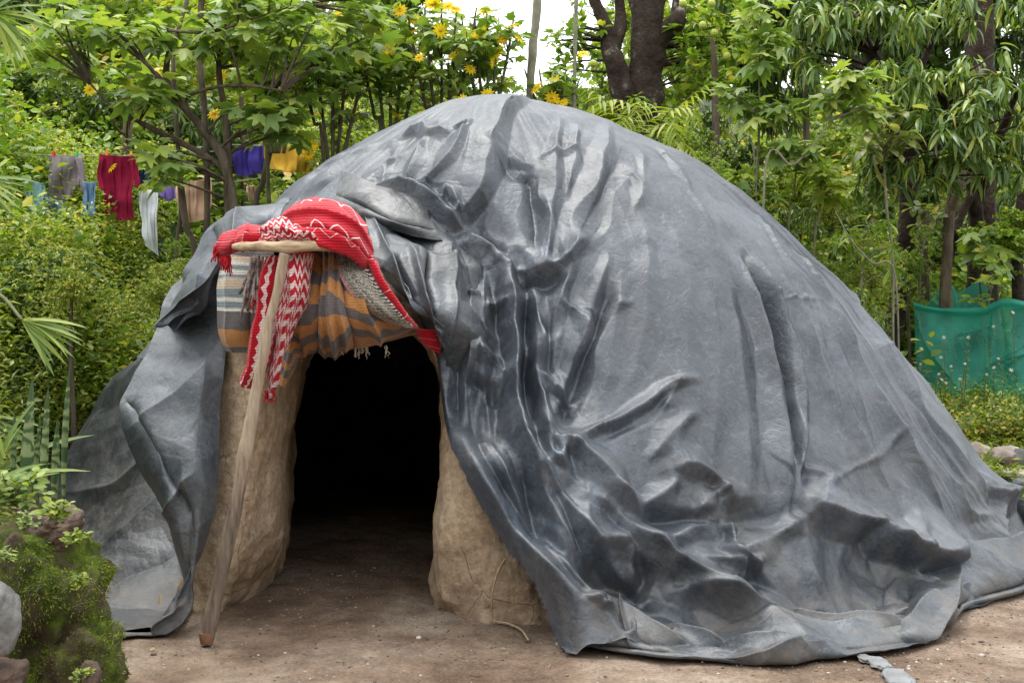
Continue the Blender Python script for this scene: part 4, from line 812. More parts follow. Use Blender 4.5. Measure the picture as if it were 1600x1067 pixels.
g_mid = M_('mid_green_leaf', [(0, (0.090, 0.161, 0.031)), (.45, (0.181, 0.279, 0.046)), (.85, (0.302, 0.385, 0.064)), (1, (0.514, 0.429, 0.075))], .32)
g_soft = M_('soft_green_leaf', [(0, (0.124, 0.196, 0.057)), (.5, (0.236, 0.323, 0.087)), (1, (0.388, 0.432, 0.108))], .35)
g_lime = M_('yellow_green_leaf', [(0, (0.141, 0.213, 0.033)), (.5, (0.250, 0.321, 0.048)), (1, (0.407, 0.414, 0.074))], .38)
g_palm = M_('yellow_palm_leaflet', [(0, (.20, .27, .03)), (.5, (.32, .37, .05)), (1, (.45, .44, .09))], .35)
g_weed = M_('weed_leaf', [(0, (0.101, 0.154, 0.041)), (.35, (0.235, 0.307, 0.074)), (.75, (0.435, 0.486, 0.100)), (.93, (0.637, 0.563, 0.168)), (1, (0.868, 0.512, 0.198))], .32)
g_grey = M_('greyish_leaf', [(0, (0.128, 0.167, 0.061)), (.6, (0.280, 0.312, 0.124)), (1, (0.485, 0.449, 0.210))], .3)
g_mango = M_('glossy_mango_leaf', [(0, (0.058, 0.112, 0.028)), (.5, (0.129, 0.214, 0.046)), (.85, (0.256, 0.325, 0.060)), (1, (0.429, 0.405, 0.069))], .22, .33, .5)
m_bark = mat_simple('grey_brown_bark', [(.3, (.05, .036, .024)), (.6, (.15, .115, .08))], 8, .9, .9, 26, .02, .2, (2, 2, .6))
m_bark_d = mat_simple('dark_mossy_bark', [(.3, (.014, .010, .008)), (.5, (.045, .030, .022)), (.62, (.06, .045, .035)), (.7, (.25, .23, .19))], 5, .95, 1., 16, .05, .2)
m_stem = mat_simple('green_brown_stem', [(.3, (.07, .075, .03)), (.7, (.16, .15, .07))], 12, .8, .3)
m_pale = mat_simple('pale_stem', [(.3, (.13, .12, .08)), (.7, (.27, .25, .18))], 12, .8, .3)
m_petal = mat_leaf('yellow_petal', [(0, (.80, .55, .01)), (.7, (.85, .64, .02)), (1, (.85, .48, .01))], .25, .6, .2)
m_disc = mat_simple('orange_flower_disc', [(.3, (.55, .28, .01)), (.7, (.70, .40, .02))], 80)
m_white = mat_leaf('white_petal', [(0, (.75, .75, .72)), (1, (.85, .85, .82))], .2, .6, .2)
def base_at(px, Y):
    x = (px-800)/FPX*Y; return np.array([x, Y, float(ground_h(x, Y))-.02])
def flower_mesh(n, petal, disc, mp, md):
    A = Acc(); V, F = T_lance(.34, .15, 3)
    for i in range(n):
        a = i*2*math.pi/n; c, s = math.cos(a), math.sin(a); W = V*np.array([1, .95, 1])+np.array([0, .12, 0])
        A.add(np.stack([W[:, 0]*c-W[:, 1]*s, W[:, 0]*s+W[:, 1]*c, W[:, 2]+.02*(i % 2)], -1), F, 0, 0)
    th_ = np.arange(8)*math.pi/4
    A.add(np.concatenate([np.stack([np.cos(th_)*disc, np.sin(th_)*disc, th_*0+.02], -1), np.stack([np.cos(th_)*disc*.6, np.sin(th_)*disc*.6, th_*0+.12], -1), [[0, 0, .14]]]),
          [np.stack([np.arange(8), (np.arange(8)+1) % 8, (np.arange(8)+1) % 8+8, np.arange(8)+8], -1), np.stack([np.arange(8)+8, (np.arange(8)+1) % 8+8, np.full(8, 16)], -1)], 0, 1)
    V, F, R, M = A.mesh(); return mesh_np('flower', V, F, True, mats=[mp, md], midx=M)
fl_yel = flower_mesh(11, 1, .24, m_petal, m_disc); fl_wht = flower_mesh(6, 1, .25, m_white, m_disc)
def put_flowers(parent, me, pts, size, r, name='flower'):
    b = np.array(parent.location)
    for p in pts:
        o = bpy.data.objects.new(name, me); COL.objects.link(o); o.parent = parent
        n = Vector((r.normal(0, .8), -1+r.normal(0, .6), .6+r.normal(0, .6))).normalized(); s = size*r.uniform(.75, 1.15)
        o.matrix_local = Matrix.Translation(Vector(p-b)) @ n.to_track_quat('Z', 'Y').to_matrix().to_4x4() @ Matrix.Scale(s, 4)

# ------------------------------------------------------------------ distant trees: three kinds of crown, placed as individuals
def crown_mesh(kind, seed):
    r = np.random.default_rng(seed); tips = []
    for _ in range(26):
        c = rvec(1, r)[0]*r.uniform(.15, .85)*np.array([1, 1, .85]); tips.append(c+rvec(26, r)*r.uniform(.12, .34)*np.array([1, 1, .7]))
    tips = np.concatenate(tips)
    if kind == 0: O, D, U, S = whorl(tips, 8, (-50, 50), .085, r); tp = 'oval'
    elif kind == 1: O, D, U, S = whorl(tips, 9, (-70, 15), .12, r); tp = 'lance2'
    else: O, D, U, S = whorl(tips, 10, (-40, 60), .055, r); tp = 'oval'
    V, F, k = batch(tp, O, D, U, S); mat = (g_mid, g_dark, g_soft)[kind]
    return mesh_np('crown', V, F, True, attr={'rnd': np.repeat(r.uniform(0, 1, len(O)), k)}, mats=[mat])
CR = [crown_mesh(k % 3, 70+k) for k in range(3)]
CR2 = []
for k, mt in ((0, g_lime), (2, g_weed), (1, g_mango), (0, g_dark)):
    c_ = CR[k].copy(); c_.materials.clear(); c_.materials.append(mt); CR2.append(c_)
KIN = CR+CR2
trunk_me = mesh_np('trunk', *tube(np.array([[0, 0, 0], [.03, .02, .35], [-.02, .05, .7], [.03, 0, 1.]]), [.06, .05, .04, .02], 8, 16), mats=[m_bark])
def tree_at(name, cat, k, px, top, Y, wpx, hpx, label, group, rz=0.):
    """px centre, top y, width and height of the crown in photo pixels"""
    s = Y/FPX; zt = P(px, top, Y)[2]; zc = zt-hpx*s/2; b = base_at(px, Y)
    r_ = thing(name, b, label, cat, group)
    c = link('crown' if cat == 'tree' else 'foliage', KIN[k], r_, (0, 0, float(zc-b[2])), kind=None); c.scale = (wpx*s/2, wpx*s/2*.8, hpx*s/2); c.rotation_euler = (0, 0, rz)
    if cat != 'tree': c['kind'] = 'stuff'
    if cat == 'tree': c['kind'] = 'stuff'
    tr = link('trunk' if cat == 'tree' else 'stem', trunk_me, r_, (0, 0, 0)); h = max(.3, float(zc-b[2])); tr.scale = (h*.28, h*.28, h)
    return r_
gB = 'trees behind the lodge'
for i, a in enumerate([
 (1, -60, -260, 19, 520, 560, 'dark drooping tree at the far left edge behind the weedy bank'),
 (0, 170, -200, 20, 420, 520, 'broad green tree standing behind the mauve and maroon washing'),
 (3, 380, -150, 17, 330, 420, 'yellow green tree rising behind the purple and yellow washing'),
 (2, 560, -130, 20, 380, 400, 'fine leaved tree behind the left of the yellow flower thicket'),
 (4, 700, 15, 21, 240, 260, 'low airy tree on the left of the bright gap of sky'),
 (2, 840, 95, 24, 260, 200, 'low distant tree closing the bottom of the bright sky gap'),
 (0, 930, 45, 19, 200, 300, 'round leafy tree to the left of the forked dark trunk'),
 (3, 1080, -160, 18, 420, 480, 'bright leafed tree behind the forked dark trunk'),
 (1, 1260, -260, 17, 420, 560, 'dense dark tree directly behind the upper mango boughs'),
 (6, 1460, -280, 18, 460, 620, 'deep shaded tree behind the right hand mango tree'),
 (1, 1660, -280, 17, 420, 640, 'dense dark tree cut by the upper right edge of the photo'),

 (2, -60, -220, 27, 420, 480, 'tall pale tree of the far row at the left edge'), (0, 160, -260, 28, 460, 520, 'tall tree of the far row above the mauve and maroon shirts'), (2, 400, -240, 27, 420, 480, 'tall fine leaved tree of the far row above the branching tree'), (0, 600, -200, 28, 330, 420, 'tall tree of the far row left of the sky gap'),
 (2, 1000, -200, 27, 300, 460, 'tall fine leaved tree of the far row right of the sky gap'), (0, 1180, -240, 28, 400, 500, 'tall tree of the far row behind the round fruited tree'), (4, 1380, -260, 27, 440, 560, 'tall pale tree of the far row behind the mango boughs'), (2, 1620, -260, 28, 460, 600, 'tall tree of the far row at the right edge'),
 (0, 1500, 60, 22, 360, 380, 'leafy tree filling the gap between the mango crown and the netting'), (2, 1280, 90, 22, 300, 320, 'leafy tree seen between the lobed saplings and the mango crown'), (0, 300, 60, 22, 360, 320, 'leafy tree glimpsed past the branches over the maroon shirt'),
 (2, 640, 170, 15, 300, 180, 'low fine leaved tree just behind the yellow flower stems'),
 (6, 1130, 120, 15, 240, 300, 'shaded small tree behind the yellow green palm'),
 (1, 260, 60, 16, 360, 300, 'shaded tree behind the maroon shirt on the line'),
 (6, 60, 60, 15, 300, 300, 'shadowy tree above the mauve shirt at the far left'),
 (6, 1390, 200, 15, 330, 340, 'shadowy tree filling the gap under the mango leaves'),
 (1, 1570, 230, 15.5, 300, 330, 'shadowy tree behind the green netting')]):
    tree_at('tree', 'tree', a[0], a[1], a[2], a[3], a[4], a[5], a[6], gB, i*1.3)
gS = 'leafy shrubs round the lodge'
for i, a in enumerate([
 (2, 1120, 215, 11.2, 170, 170, 'fine leaved shrub under the yellow green palm fronds'),
 (5, 1210, 285, 11.0, 190, 190, 'bright small leaved shrub against the upper right slope of the tarpaulin'),
 (2, 1300, 330, 11.3, 210, 220, 'soft green shrub right of the lobed leaved saplings'),
 (5, 1340, 440, 10.8, 130, 180, 'small leaved shrub touching the left edge of the green netting'),
 (5, 1310, 410, 10.6, 170, 190, 'leafy shrub rising over the middle of the right slope of the tarpaulin'),
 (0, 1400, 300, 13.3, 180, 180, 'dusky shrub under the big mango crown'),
 (5, 440, 285, 11.5, 200, 170, 'leafy shrub below the yellow washing beside the tarpaulin'),
 (3, 560, 170, 12.2, 220, 150, 'lime green shrub in the middle of the yellow flower thicket'),
 (2, 700, 130, 12.6, 200, 140, 'pale shrub beneath the tallest yellow flowers'),
 (5, 850, 110, 12.8, 160, 140, 'leafy shrub behind the two bare poles above the apex'),
 (3, 960, 110, 13.2, 150, 130, 'bright shrub just left of the forked trunk foot'),
 (2, 1070, 150, 12.0, 150, 150, 'airy shrub right of the forked trunk foot'),
 (2, 300, 350, 10.6, 150, 150, 'soft green shrub below the maroon shirt'),
 (5, 30, 350, 10.3, 250, 180, 'spreading shrub at the left edge under the mauve shirt'),
 (4, 230, 190, 13.4, 240, 200, 'pale weedy shrub climbing behind the washing between the two shirts'),
 (4, 110, 350, 9.6, 220, 200, 'pale fine leaved shrub on the bank just below the mauve shirt'), (3, -10, 190, 13.3, 260, 200, 'yellow green shrub at the left edge level with the washing'), (4, 250, 385, 9.8, 180, 150, 'fine leaved pale shrub between the washing and the hood of the tarpaulin'),
 (3, 1250, 200, 11.8, 200, 200, 'lime shrub behind the curved bare branch'), (4, 1180, 240, 10.9, 150, 150, 'pale fine leaved shrub hugging the upper right slope of the tarpaulin'), (4, 1360, 350, 11.6, 170, 170, 'pale fine leaved shrub below the drooping long leaved herb'),
 (4, 500, 130, 13.2, 260, 190, 'pale leafy growth filling the foot of the yellow flower thicket'), (3, 660, 120, 12.4, 200, 130, 'bright leafy growth low behind the yellow flowers over the shoulder of the dome'), (4, 60, 120, 13.6, 260, 240, 'tall pale shrub at the far left above the washing'),
 (0, 640, 175, 11.4, 170, 110, 'leafy green shrub tucked against the left shoulder of the dome under the flowers'), (2, 530, 205, 11.2, 170, 120, 'soft green shrub hugging the left slope of the dome beside the yellow cloth'), (0, 760, 125, 11.6, 170, 90, 'low leafy shrub peeping over the cap edge of the tarpaulin'),
 (0, 1560, 300, 12.6, 200, 150, 'leafy growth hanging under the mango crown right of the stump'), (2, 1420, 330, 12.4, 170, 170, 'soft green shrub in front of the dark trunks left of the stump'), (4, 1300, 250, 11.7, 160, 150, 'pale shrub between the curved branch and the mango leaves'),
 (2, 1000, 175, 11.2, 150, 110, 'low soft shrub behind the right shoulder below the palm'),
 (5, 1500, 400, 13.8, 220, 200, 'dim shrub behind the back piece of netting')]):
    tree_at('shrub', 'shrub', a[0], a[1], a[2], a[3], a[4], a[5], a[6], gS, i*1.7)
# unseen woodland round the clearing's near side, added to darken what the tarpaulin reflects
gC = 'unseen trees on the near side of the clearing'
for i, (x, y, s_, k, lb) in enumerate([(-9, -4, 4.2, 1, 'left behind'), (-4.5, -8, 4.6, 0, 'left of centre behind'), (1, -9, 4.4, 6, 'straight behind'), (6, -7, 4.6, 1, 'right of centre behind'), (9.5, -1, 4.2, 0, 'right behind'), (10.5, 5, 3.6, 6, 'right beside'), (-9.5, 3, 3.6, 2, 'left beside'), (-1.8, -11, 5.2, 1, 'second row left of centre behind'), (4.2, -11.5, 5.2, 1, 'second row right of centre behind'), (-7.5, -10, 5, 6, 'second row left behind'), (9.5, -6, 5, 6, 'second row right behind')]):
    r_ = thing('tree', (x, y, float(ground_h(x, y))-.02), 'tall leafy tree standing %s the viewpoint, outside the photo' % lb, 'tree', gC)
    c_ = link('crown', KIN[k], r_, (0, 0, s_*.92), kind='stuff'); c_.scale = (s_*.85, s_*.85, s_*.85); c_.rotation_euler = (0, 0, i*1.1)
    t_ = link('trunk', trunk_me, r_); t_.scale = (s_*.8, s_*.8, s_*.9)

# ------------------------------------------------------------------ planted by hand
def plant(name, label, cat, px, Y, trunks, groups, tp, leafmat, nobj=0, group=None, stem=m_bark, wh=(8, (-40, 50), .15, .0), brr=.02, seed=1, up=.05, flowers=None, fsize=.05, extra=None, brt=.004):
    r = np.random.default_rng(seed); root = thing(name, base_at(px, Y), label, cat, group)
    A = Acc(); first = None
    for pts, rad in trunks:
        W = P(np.array([p[0] for p in pts], float), np.array([p[1] for p in pts], float), np.array([p[2] if len(p) > 2 else Y for p in pts], float))
        if first is None: W = np.concatenate([np.array(root.location)[None]+(0, 0, -.05), W]); rad = [rad[0]]+list(rad); first = W
        V, F = tube(W, rad, 9, 10*len(W), rough=rad[0]*.22, seed=seed); V = V; A.add(V, F)
        if W is not first: pass
    allt = np.concatenate([densify(P(np.array([p[0] for p in pts], float), np.array([p[1] for p in pts], float), np.array([p[2] if len(p) > 2 else Y for p in pts], float)), 14) for pts, _ in trunks])
    A.build('trunk' if cat == 'tree' else 'stem', stem, root)
    tips = np.concatenate([blob(g[0], g[1], g[2], g[3], g[4], g[5], g[6], r, .25) for g in groups]) if groups else None
    if tips is not None:
        B = Acc()
        for t_ in tips:
            d = np.linalg.norm(allt-t_, axis=1)+np.clip(allt[:, 2]-t_[2]+.1, 0, 9)*2; a_ = allt[int(np.argmin(d))]; l_ = np.linalg.norm(t_-a_)
            m_ = (a_+t_)/2+np.array([0, 0, up])*l_+r.normal(0, .06, 3)*l_; f = np.linspace(0, 1, 7)[:, None]
            q = (1-f)**2*a_+2*f*(1-f)*m_+f*f*t_; B.add(*tube(q, np.linspace(min(brr, .004+.02*l_), brt, 7), 5, cap=False))
        B.build('twigs', stem, root, kind='stuff')
        O, D, U, S = whorl(tips, wh[0], wh[1], wh[2], r, wh[3]); put_leaves(root, tp, leafmat, O, D, U, S, nobj)
        if wh[3] > .02:
            pass
    if flowers is not None: put_flowers(root, fl_yel, P(np.array([f[0] for f in flowers], float), np.array([f[1] for f in flowers], float), np.array([f[2] if len(f) > 2 else Y-.3 for f in flowers], float)), fsize, r)
    return root
# branchy tree over the washing
plant('tree', 'branching tree with crooked dark limbs and large lobed leaves over the washing', 'tree', 366, 10.2,
 [([(364, 420, 10.2), (362, 330, 10.2), (350, 250, 10.15), (318, 205, 10.1), (285, 165, 10.0), (258, 132, 9.9), (232, 104, 9.8)], [.05, .052, .044, .036, .03, .025, .016]),
  ([(285, 165, 10.), (262, 132, 10), (262, 92, 10), (276, 55, 10), (290, 10, 10), (300, -30, 10)], [.03, .028, .024, .02, .018, .012]),
  ([(318, 205, 10.1), (290, 158, 10.1), (330, 138, 10.), (385, 134, 9.9), (440, 142, 9.8)], [.02, .018, .016, .014, .008]),
  ([(350, 262, 10.2), (300, 232, 10.2), (235, 200, 10.1), (180, 170, 10.), (140, 130, 9.9)], [.03, .025, .02, .014, .008]),
  ([(358, 262, 10.2), (352, 180, 10.3), (342, 110, 10.3), (350, 40, 10.3), (352, -30, 10.3)], [.03, .03, .026, .022, .02]),
  ([(262, 48, 10.), (330, 50, 9.9), (400, 28, 9.8), (470, 8, 9.8)], [.014, .012, .01, .008])],
 [(120, 60, 9.9, 100, 60, .6, 17), (300, 50, 10, 130, 60, .7, 22), (235, 130, 9.8, 60, 40, .4, 7), (480, 60, 10, 110, 60, .6, 20), (265, 245, 9.9, 45, 35, .3, 5), (440, 175, 10.1, 80, 55, .5, 12), (560, 20, 10, 60, 40, .5, 9), (380, 20, 10.2, 80, 40, .5, 8)],
 'lobed', g_soft, 300, wh=(7, (-45, 25), .195, .07), seed=301)
for i, (pts, rr_, lb) in enumerate([([(322, 420), (324, 300), (320, 180), (312, 90), (316, -20)], .028, 'straight grey trunk rising beside the maroon shirt'),
  ([(275, 420), (282, 330), (276, 200), (268, 60), (262, -20)], .02, 'thin stem standing between the maroon shirt and the branching tree'),
  ([(308, 430), (290, 350), (282, 290), (276, 240)], .03, 'thin leaning stem in front of the peach towel'),
  ([(398, 360), (412, 280), (430, 200), (448, 140), (470, 70)], .028, 'leaning grey stem between the purple and the yellow cloth'),
  ([(196, 270, 13), (200, 200, 13), (205, 120, 13)], .05, 'short dark trunk behind the top of the maroon shirt')]):
    plant('thin_tree', lb, 'tree', pts[0][0], pts[0][2] if len(pts[0]) > 2 else 11, [([(p[0], p[1], p[2] if len(p) > 2 else 11) for p in pts], [rr_]*len(pts))], [(pts[-1][0], max(pts[-1][1], 10)+20, 11, 40, 40, .3, 6)], 'lobed3', g_mid, 0, 'slim trunks among the washing', wh=(6, (-40, 40), .16, .03), seed=320+i)
# yellow flowered thicket
FL = [(601, 82), (608, 76), (641, 57), (640, 50), (646, 30), (672, 8), (680, 5), (688, 48), (706, 88), (712, 84), (757, 18), (755, 50), (777, 82), (770, 98), (775, 80), (735, 108), (728, 155), (761, 147), (725, 157), (657, 175), (625, 17), (590, 48), (467, 74), (530, 25), (555, 95), (838, 137), (862, 153), (870, 156), (865, 124), (911, 84), (640, 100), (700, 10), (712, 14), (800, 40), (810, 60), (880, 160), (520, 90), (345, 120), (336, 178), (332, 180), (490, 225), (482, 240), (355, 285), (357, 275), (175, 262), (140, 140), (785, 60), (742, 60), (655, 90), (620, 180)]
gT = 'tall yellow flowered stems behind the dome'
thick = [(430, 100, 60, 80, 'yellow flowered thicket nearest the branching tree'), (520, 110, 70, 80, 'leafy flowering stems above the left shoulder of the dome'), (610, 95, 60, 85, 'flowering stems with the bright pair of yellow blooms above the dome'),
         (690, 85, 60, 80, 'densest yellow blooms left of the sky gap'), (762, 85, 45, 65, 'airy flowering stems at the left edge of the sky gap'), (865, 140, 50, 35, 'low orange yellow blooms between the two bare poles')]
for i, (px, py, rx, ry, lb) in enumerate(thick):
    mine = [f for f in FL if abs(f[0]-px) == min(abs(f[0]-q[0]) for q in thick)]
    Y = 10.9+.15*(i % 3); bs = py+ry
    tr = [([(px+dx*.3, bs+60, Y), (px+dx*.6, bs, Y), (px+dx, py, Y), (px+dx*1.3, py-ry*.9, Y)], [.018, .016, .012, .006]) for dx in (-rx*.7, -rx*.35, 0, rx*.3, rx*.7)]
    plant('flowering_bush', lb, 'bush', px, Y, tr, [(px, py, Y, rx*1.15, ry*1.1, .6, int(rx*ry/90))], 'lobed3', g_soft if i % 2 else g_mid, 130 if i < 5 else 40, gT, m_bark if i % 2 else m_stem, wh=(6, (-50, 35), .155, .04), seed=340+i, flowers=mine, fsize=.072, brr=.008)
# bare poles
for lb, pts, rr_, mt in (('slender knotty trunk standing in the sky gap above the apex of the dome', [(826, 260, 11.2), (828, 150, 11.2), (832, 85, 11.2), (838, 20, 11.2), (841, -30, 11.2)], .036, m_pale), ('thin pale straight pole right of the knotty trunk', [(895, 260, 11), (897, 160, 11), (900, 20, 11), (901, -30, 11)], .018, m_pale)):
    r_ = thing('bare_pole', base_at(pts[0][0], pts[0][2]), lb, 'pole'); W = P(*np.array(pts).T); W = np.concatenate([np.array(r_.location)[None], W])
    mk('stem', *tube(W, rr_, 9, 60, rough=rr_*.3, seed=5), m_pale, r_)
# forked dark trunk and its boughs
plant('old_tree', 'old tree with a thick forked dark trunk patched with lichen behind the dome', 'tree', 1000, 13,
 [([(1005, 330, 13), (1003, 200, 13), (1008, 110, 13), (1010, 60, 13), (1013, 0, 13), (1018, -80, 13)], [.25, .22, .195, .19, .18, .16]),
  ([(985, 190, 13), (968, 125, 12.9), (955, 75, 12.9), (945, 40, 12.9), (925, -10, 12.9)], [.16, .13, .10, .07, .05]),
  ([(958, 90, 12.9), (970, 40, 12.9), (967, -20, 12.9)], [.07, .06, .055]), ([(945, 50, 12.9), (925, 0, 12.9)], [.04, .03]),
  ([(1018, 78, 13), (1040, 52, 12.9), (1058, 30, 12.8), (1066, 8, 12.8)], [.11, .10, .10, .04]), ([(1052, 34, 12.8), (1058, -20, 12.8)], [.05, .04])],
 [(900, 60, 13.2, 60, 45, .6, 22), (1090, 60, 13.2, 60, 60, .6, 30), (1010, 170, 12.6, 60, 25, .4, 8)], 'oval', g_mid, 0, None, m_bark_d, wh=(9, (-50, 50), .11, .02), seed=360)
fr = thing('fruit_tree', base_at(1120, 12.6), 'leafy tree with a few round green fruits right of the forked trunk', 'tree')
tp_ = np.concatenate([blob(1120, 60, 12.6, 80, 75, .8, 60, rng), blob(900, 90, 13.4, 30, 30, .3, 10, rng)])
mk('trunk', *tube(np.array([base_at(1120, 12.6), P(1118, 160, 12.6), P(1112, 60, 12.6)]), [.045, .04, .02], 8, 20), m_bark, fr)
O, D, U, S = whorl(tp_, 10, (-60, 50), .12, rng); put_leaves(fr, 'oval', g_mid, O, D, U, S, 120)
bm = bmesh.new(); bmesh.ops.create_icosphere(bm, subdivisions=2, radius=.042); fme = bpy.data.meshes.new('fruit'); bm.to_mesh(fme); bm.free(); fme.materials.append(mat_simple('green_fruit_skin', [(.3, (.25, .32, .04)), (.7, (.4, .42, .08))], 20, .4, .1))
for x, y in ((1112, 6), (1067, 6), (1150, 22), (1098, 40), (1116, 52), (927, 100), (1136, 88)):
    f_ = link('fruit', fme, fr, tuple(P(x, y, 12.2)-np.array(fr.location)))
# yellow green palm
def frond(A, root, path, n, ll, mat, r, droop=.4, tp='leaflet', nobj=True, width=1.):
    c = densify(path, 40); t_ = norm(np.gradient(c, axis=0)); sd = norm(np.cross(t_, np.array([0, 0, 1.])+r.normal(0, .1, 3)))
    A.add(*tube(c[::4], np.linspace(.008, .002, 10), 5))
    k = np.linspace(5, 39, n).astype(int); O = np.repeat(c[k], 2, 0); sg = np.tile([1, -1], n)[:, None]; tt = np.repeat(t_[k], 2, 0); ss = np.repeat(sd[k], 2, 0)
    D = ss*sg*.95+tt*.65+np.array([0, 0, -droop])*r.uniform(.3, 1.2, (2*n, 1))+r.normal(0, .08, (2*n, 3)); U = np.array([0, 0, 1.])+r.normal(0, .15, D.shape)
    f = np.repeat(np.linspace(0, 1, n), 2); return O, D, U, ll*(np.sin(np.clip(f*.8+.2, 0, 1)*math.pi)**.5*.6+.45)*r.uniform(.85, 1.1, 2*n)
pl = thing('clumping_palm', base_at(1000, 10.6), 'bright yellow green palm with arching fronds just behind the right shoulder of the dome', 'palm')
A = Acc(); LL = []; r5 = np.random.default_rng(44)
for path in ([(995, 240, 10.6), (960, 170, 10.5), (915, 133, 10.4)], [(1000, 240, 10.6), (985, 165, 10.4), (935, 160, 10.2), (915, 182, 10.1)], [(1005, 240, 10.6), (1010, 170, 10.4), (1000, 160, 10.3), (990, 185, 10.1)], [(1010, 240, 10.6), (1040, 180, 10.4), (1075, 168, 10.3), (1090, 190, 10.2)],
             [(1010, 250, 10.6), (1030, 200, 10.3), (1050, 195, 10.1), (1062, 225, 10.)], [(1015, 240, 10.6), (1050, 180, 10.5), (1080, 150, 10.5), (1110, 128, 10.5)], [(990, 240, 10.6), (950, 190, 10.3), (945, 190, 10.2), (930, 215, 10.1)], [(1010, 250, 10.6), (1040, 225, 10.2), (1065, 222, 10.1), (1085, 245, 10.)], [(1000, 250, 10.6), (985, 195, 10.2), (975, 185, 10.1), (968, 205, 10.)]):
    LL.append(frond(A, pl, P(*np.array(path, float).T), 15, .24, g_palm, r5))
A.build('frond_stems', m_stem, pl, kind='stuff'); put_leaves(pl, 'leaflet', g_palm, *cat_(*LL), 270, 'leaflet')
# fan palm at the left edge
fp = thing('fan_palm', base_at(-60, 7.0), 'fan palm at the left edge with split green fans reaching into view', 'palm')
A = Acc(); LO = []
for hub, aim, n, ll, sp in (((-15, 20, 6.4), (75, 30, 6.4), 11, .34, .9), ((5, 35, 6.5), (40, 140, 6.4), 7, .30, .8), ((35, 500, 6.1), (160, 555, 5.9), 12, .36, .45), ((-35, 280, 6.2), (85, 325, 6.1), 8, .30, .45), ((-30, 650, 5.6), (30, 730, 5.5), 9, .34, .8)):
    h_ = P(*map(float, hub)); a_ = P(*map(float, aim)); d0 = norm(a_-h_); s0 = norm(np.cross(d0, [0, -1., .35])); A.add(*tube(np.array([np.array(fp.location)+[0, 0, .4], (h_+np.array(fp.location))/2+[0, 0, .5], h_]), [.014, .011, .008], 6, 20))
    an = np.linspace(-sp, sp, n); D = d0*np.cos(an)[:, None]+s0*np.sin(an)[:, None]+r5.normal(0, .04, (n, 3)); LO.append((np.repeat(h_[None], n, 0), D, np.array([0, -.6, .8])+r5.normal(0, .2, (n, 3)), ll*r5.uniform(.85, 1.1, n)))
A.build('leaf_stalks', m_stem, fp, kind='stuff'); TPL['fanseg'] = T_lance(.085, .25, 6); put_leaves(fp, 'fanseg', g_soft, *cat_(*LO), 60, 'leaf_segment')
# lobed leaved saplings on the right
gL = 'lobed leaved saplings right of the dome'
for i, (tips, tr, lb, mt, sz, nn) in enumerate([
 ([(1190, 62, 40, 35), (1180, 20, 30, 20), (1195, 100, 20, 15)], [(1184, 330), (1186, 190), (1186, 110), (1188, 40)], 'tall sapling with a tuft of yellowing lobed leaves at the top edge', g_soft, .19, 6),
 ([(1190, 162, 42, 30), (1150, 150, 20, 15)], [(1182, 320), (1184, 240), (1187, 175)], 'sapling crowned with a round head of lobed leaves above the curved bare branch', g_soft, .18, 7),
 ([(1330, 125, 45, 30), (1290, 150, 20, 20), (1345, 165, 20, 20)], [(1195, 275), (1240, 258), (1280, 215), (1303, 170), (1320, 135)], 'sapling on a long curved bare branch with a drooping tuft of pale lobed leaves', g_soft, .20, 7),
 ([(1245, 235, 40, 25), (1225, 225, 20, 15)], [(1232, 360), (1240, 300), (1246, 250)], 'short sapling with lobed leaves below the curved branch', g_soft, .17, 6),
 ([(1285, 275, 35, 22), (1300, 300, 25, 15)], [(1272, 400), (1280, 340), (1284, 290)], 'lime leaved sapling in front of the mango shade', g_lime, .16, 7),
 ([(1185, 300, 32, 20), (1150, 270, 25, 20)], [(1188, 400), (1184, 350), (1182, 310)], 'low sapling leaning over the ridge of the tarpaulin', g_mid, .16, 6)]):
    Y = 10.4 if i != 2 else 10.1
    plant('lobed_sapling', lb, 'sapling', tr[0][0], Y, [([(p[0], p[1], Y) for p in tr], list(np.linspace(.010, .006, len(tr))))], [(a, b_, Y, c_, d_, .28, max(2, int(nn*c_/38))) for a, b_, c_, d_ in tips], 'lobed', mt, 90, gL, m_pale if i in (2, 1) else m_stem, wh=(7, (-55, 20), sz, .06), seed=380+i, brr=.006)
plant('lobed_sapling', 'dark sapling with big deeply cut leaves above the green netting', 'sapling', 1535, 12.6, [([(1535, 500, 12.6), (1530, 430, 12.5), (1525, 370, 12.4)], [.014, .012, .01])], [(1530, 372, 12.3, 40, 22, .25, 4), (1545, 400, 12.2, 30, 20, .2, 2)], 'lobedbig', g_mid, 60, gL, m_bark, wh=(6, (-50, 5), .26, .08), seed=390, brr=.007)
plant('lobed_sapling', 'small yellow leaved sapling poking over the rim of the netting', 'sapling', 1548, 12.5, [([(1540, 520, 12.5), (1545, 470, 12.4), (1555, 430, 12.3)], [.01, .01, .006])], [(1550, 430, 11.7, 28, 18, .15, 4), (1525, 465, 11.7, 14, 10, .1, 2)], 'oval', g_lime, 30, gL, m_pale, wh=(6, (-30, 30), .13, .03), seed=391, brr=.006)
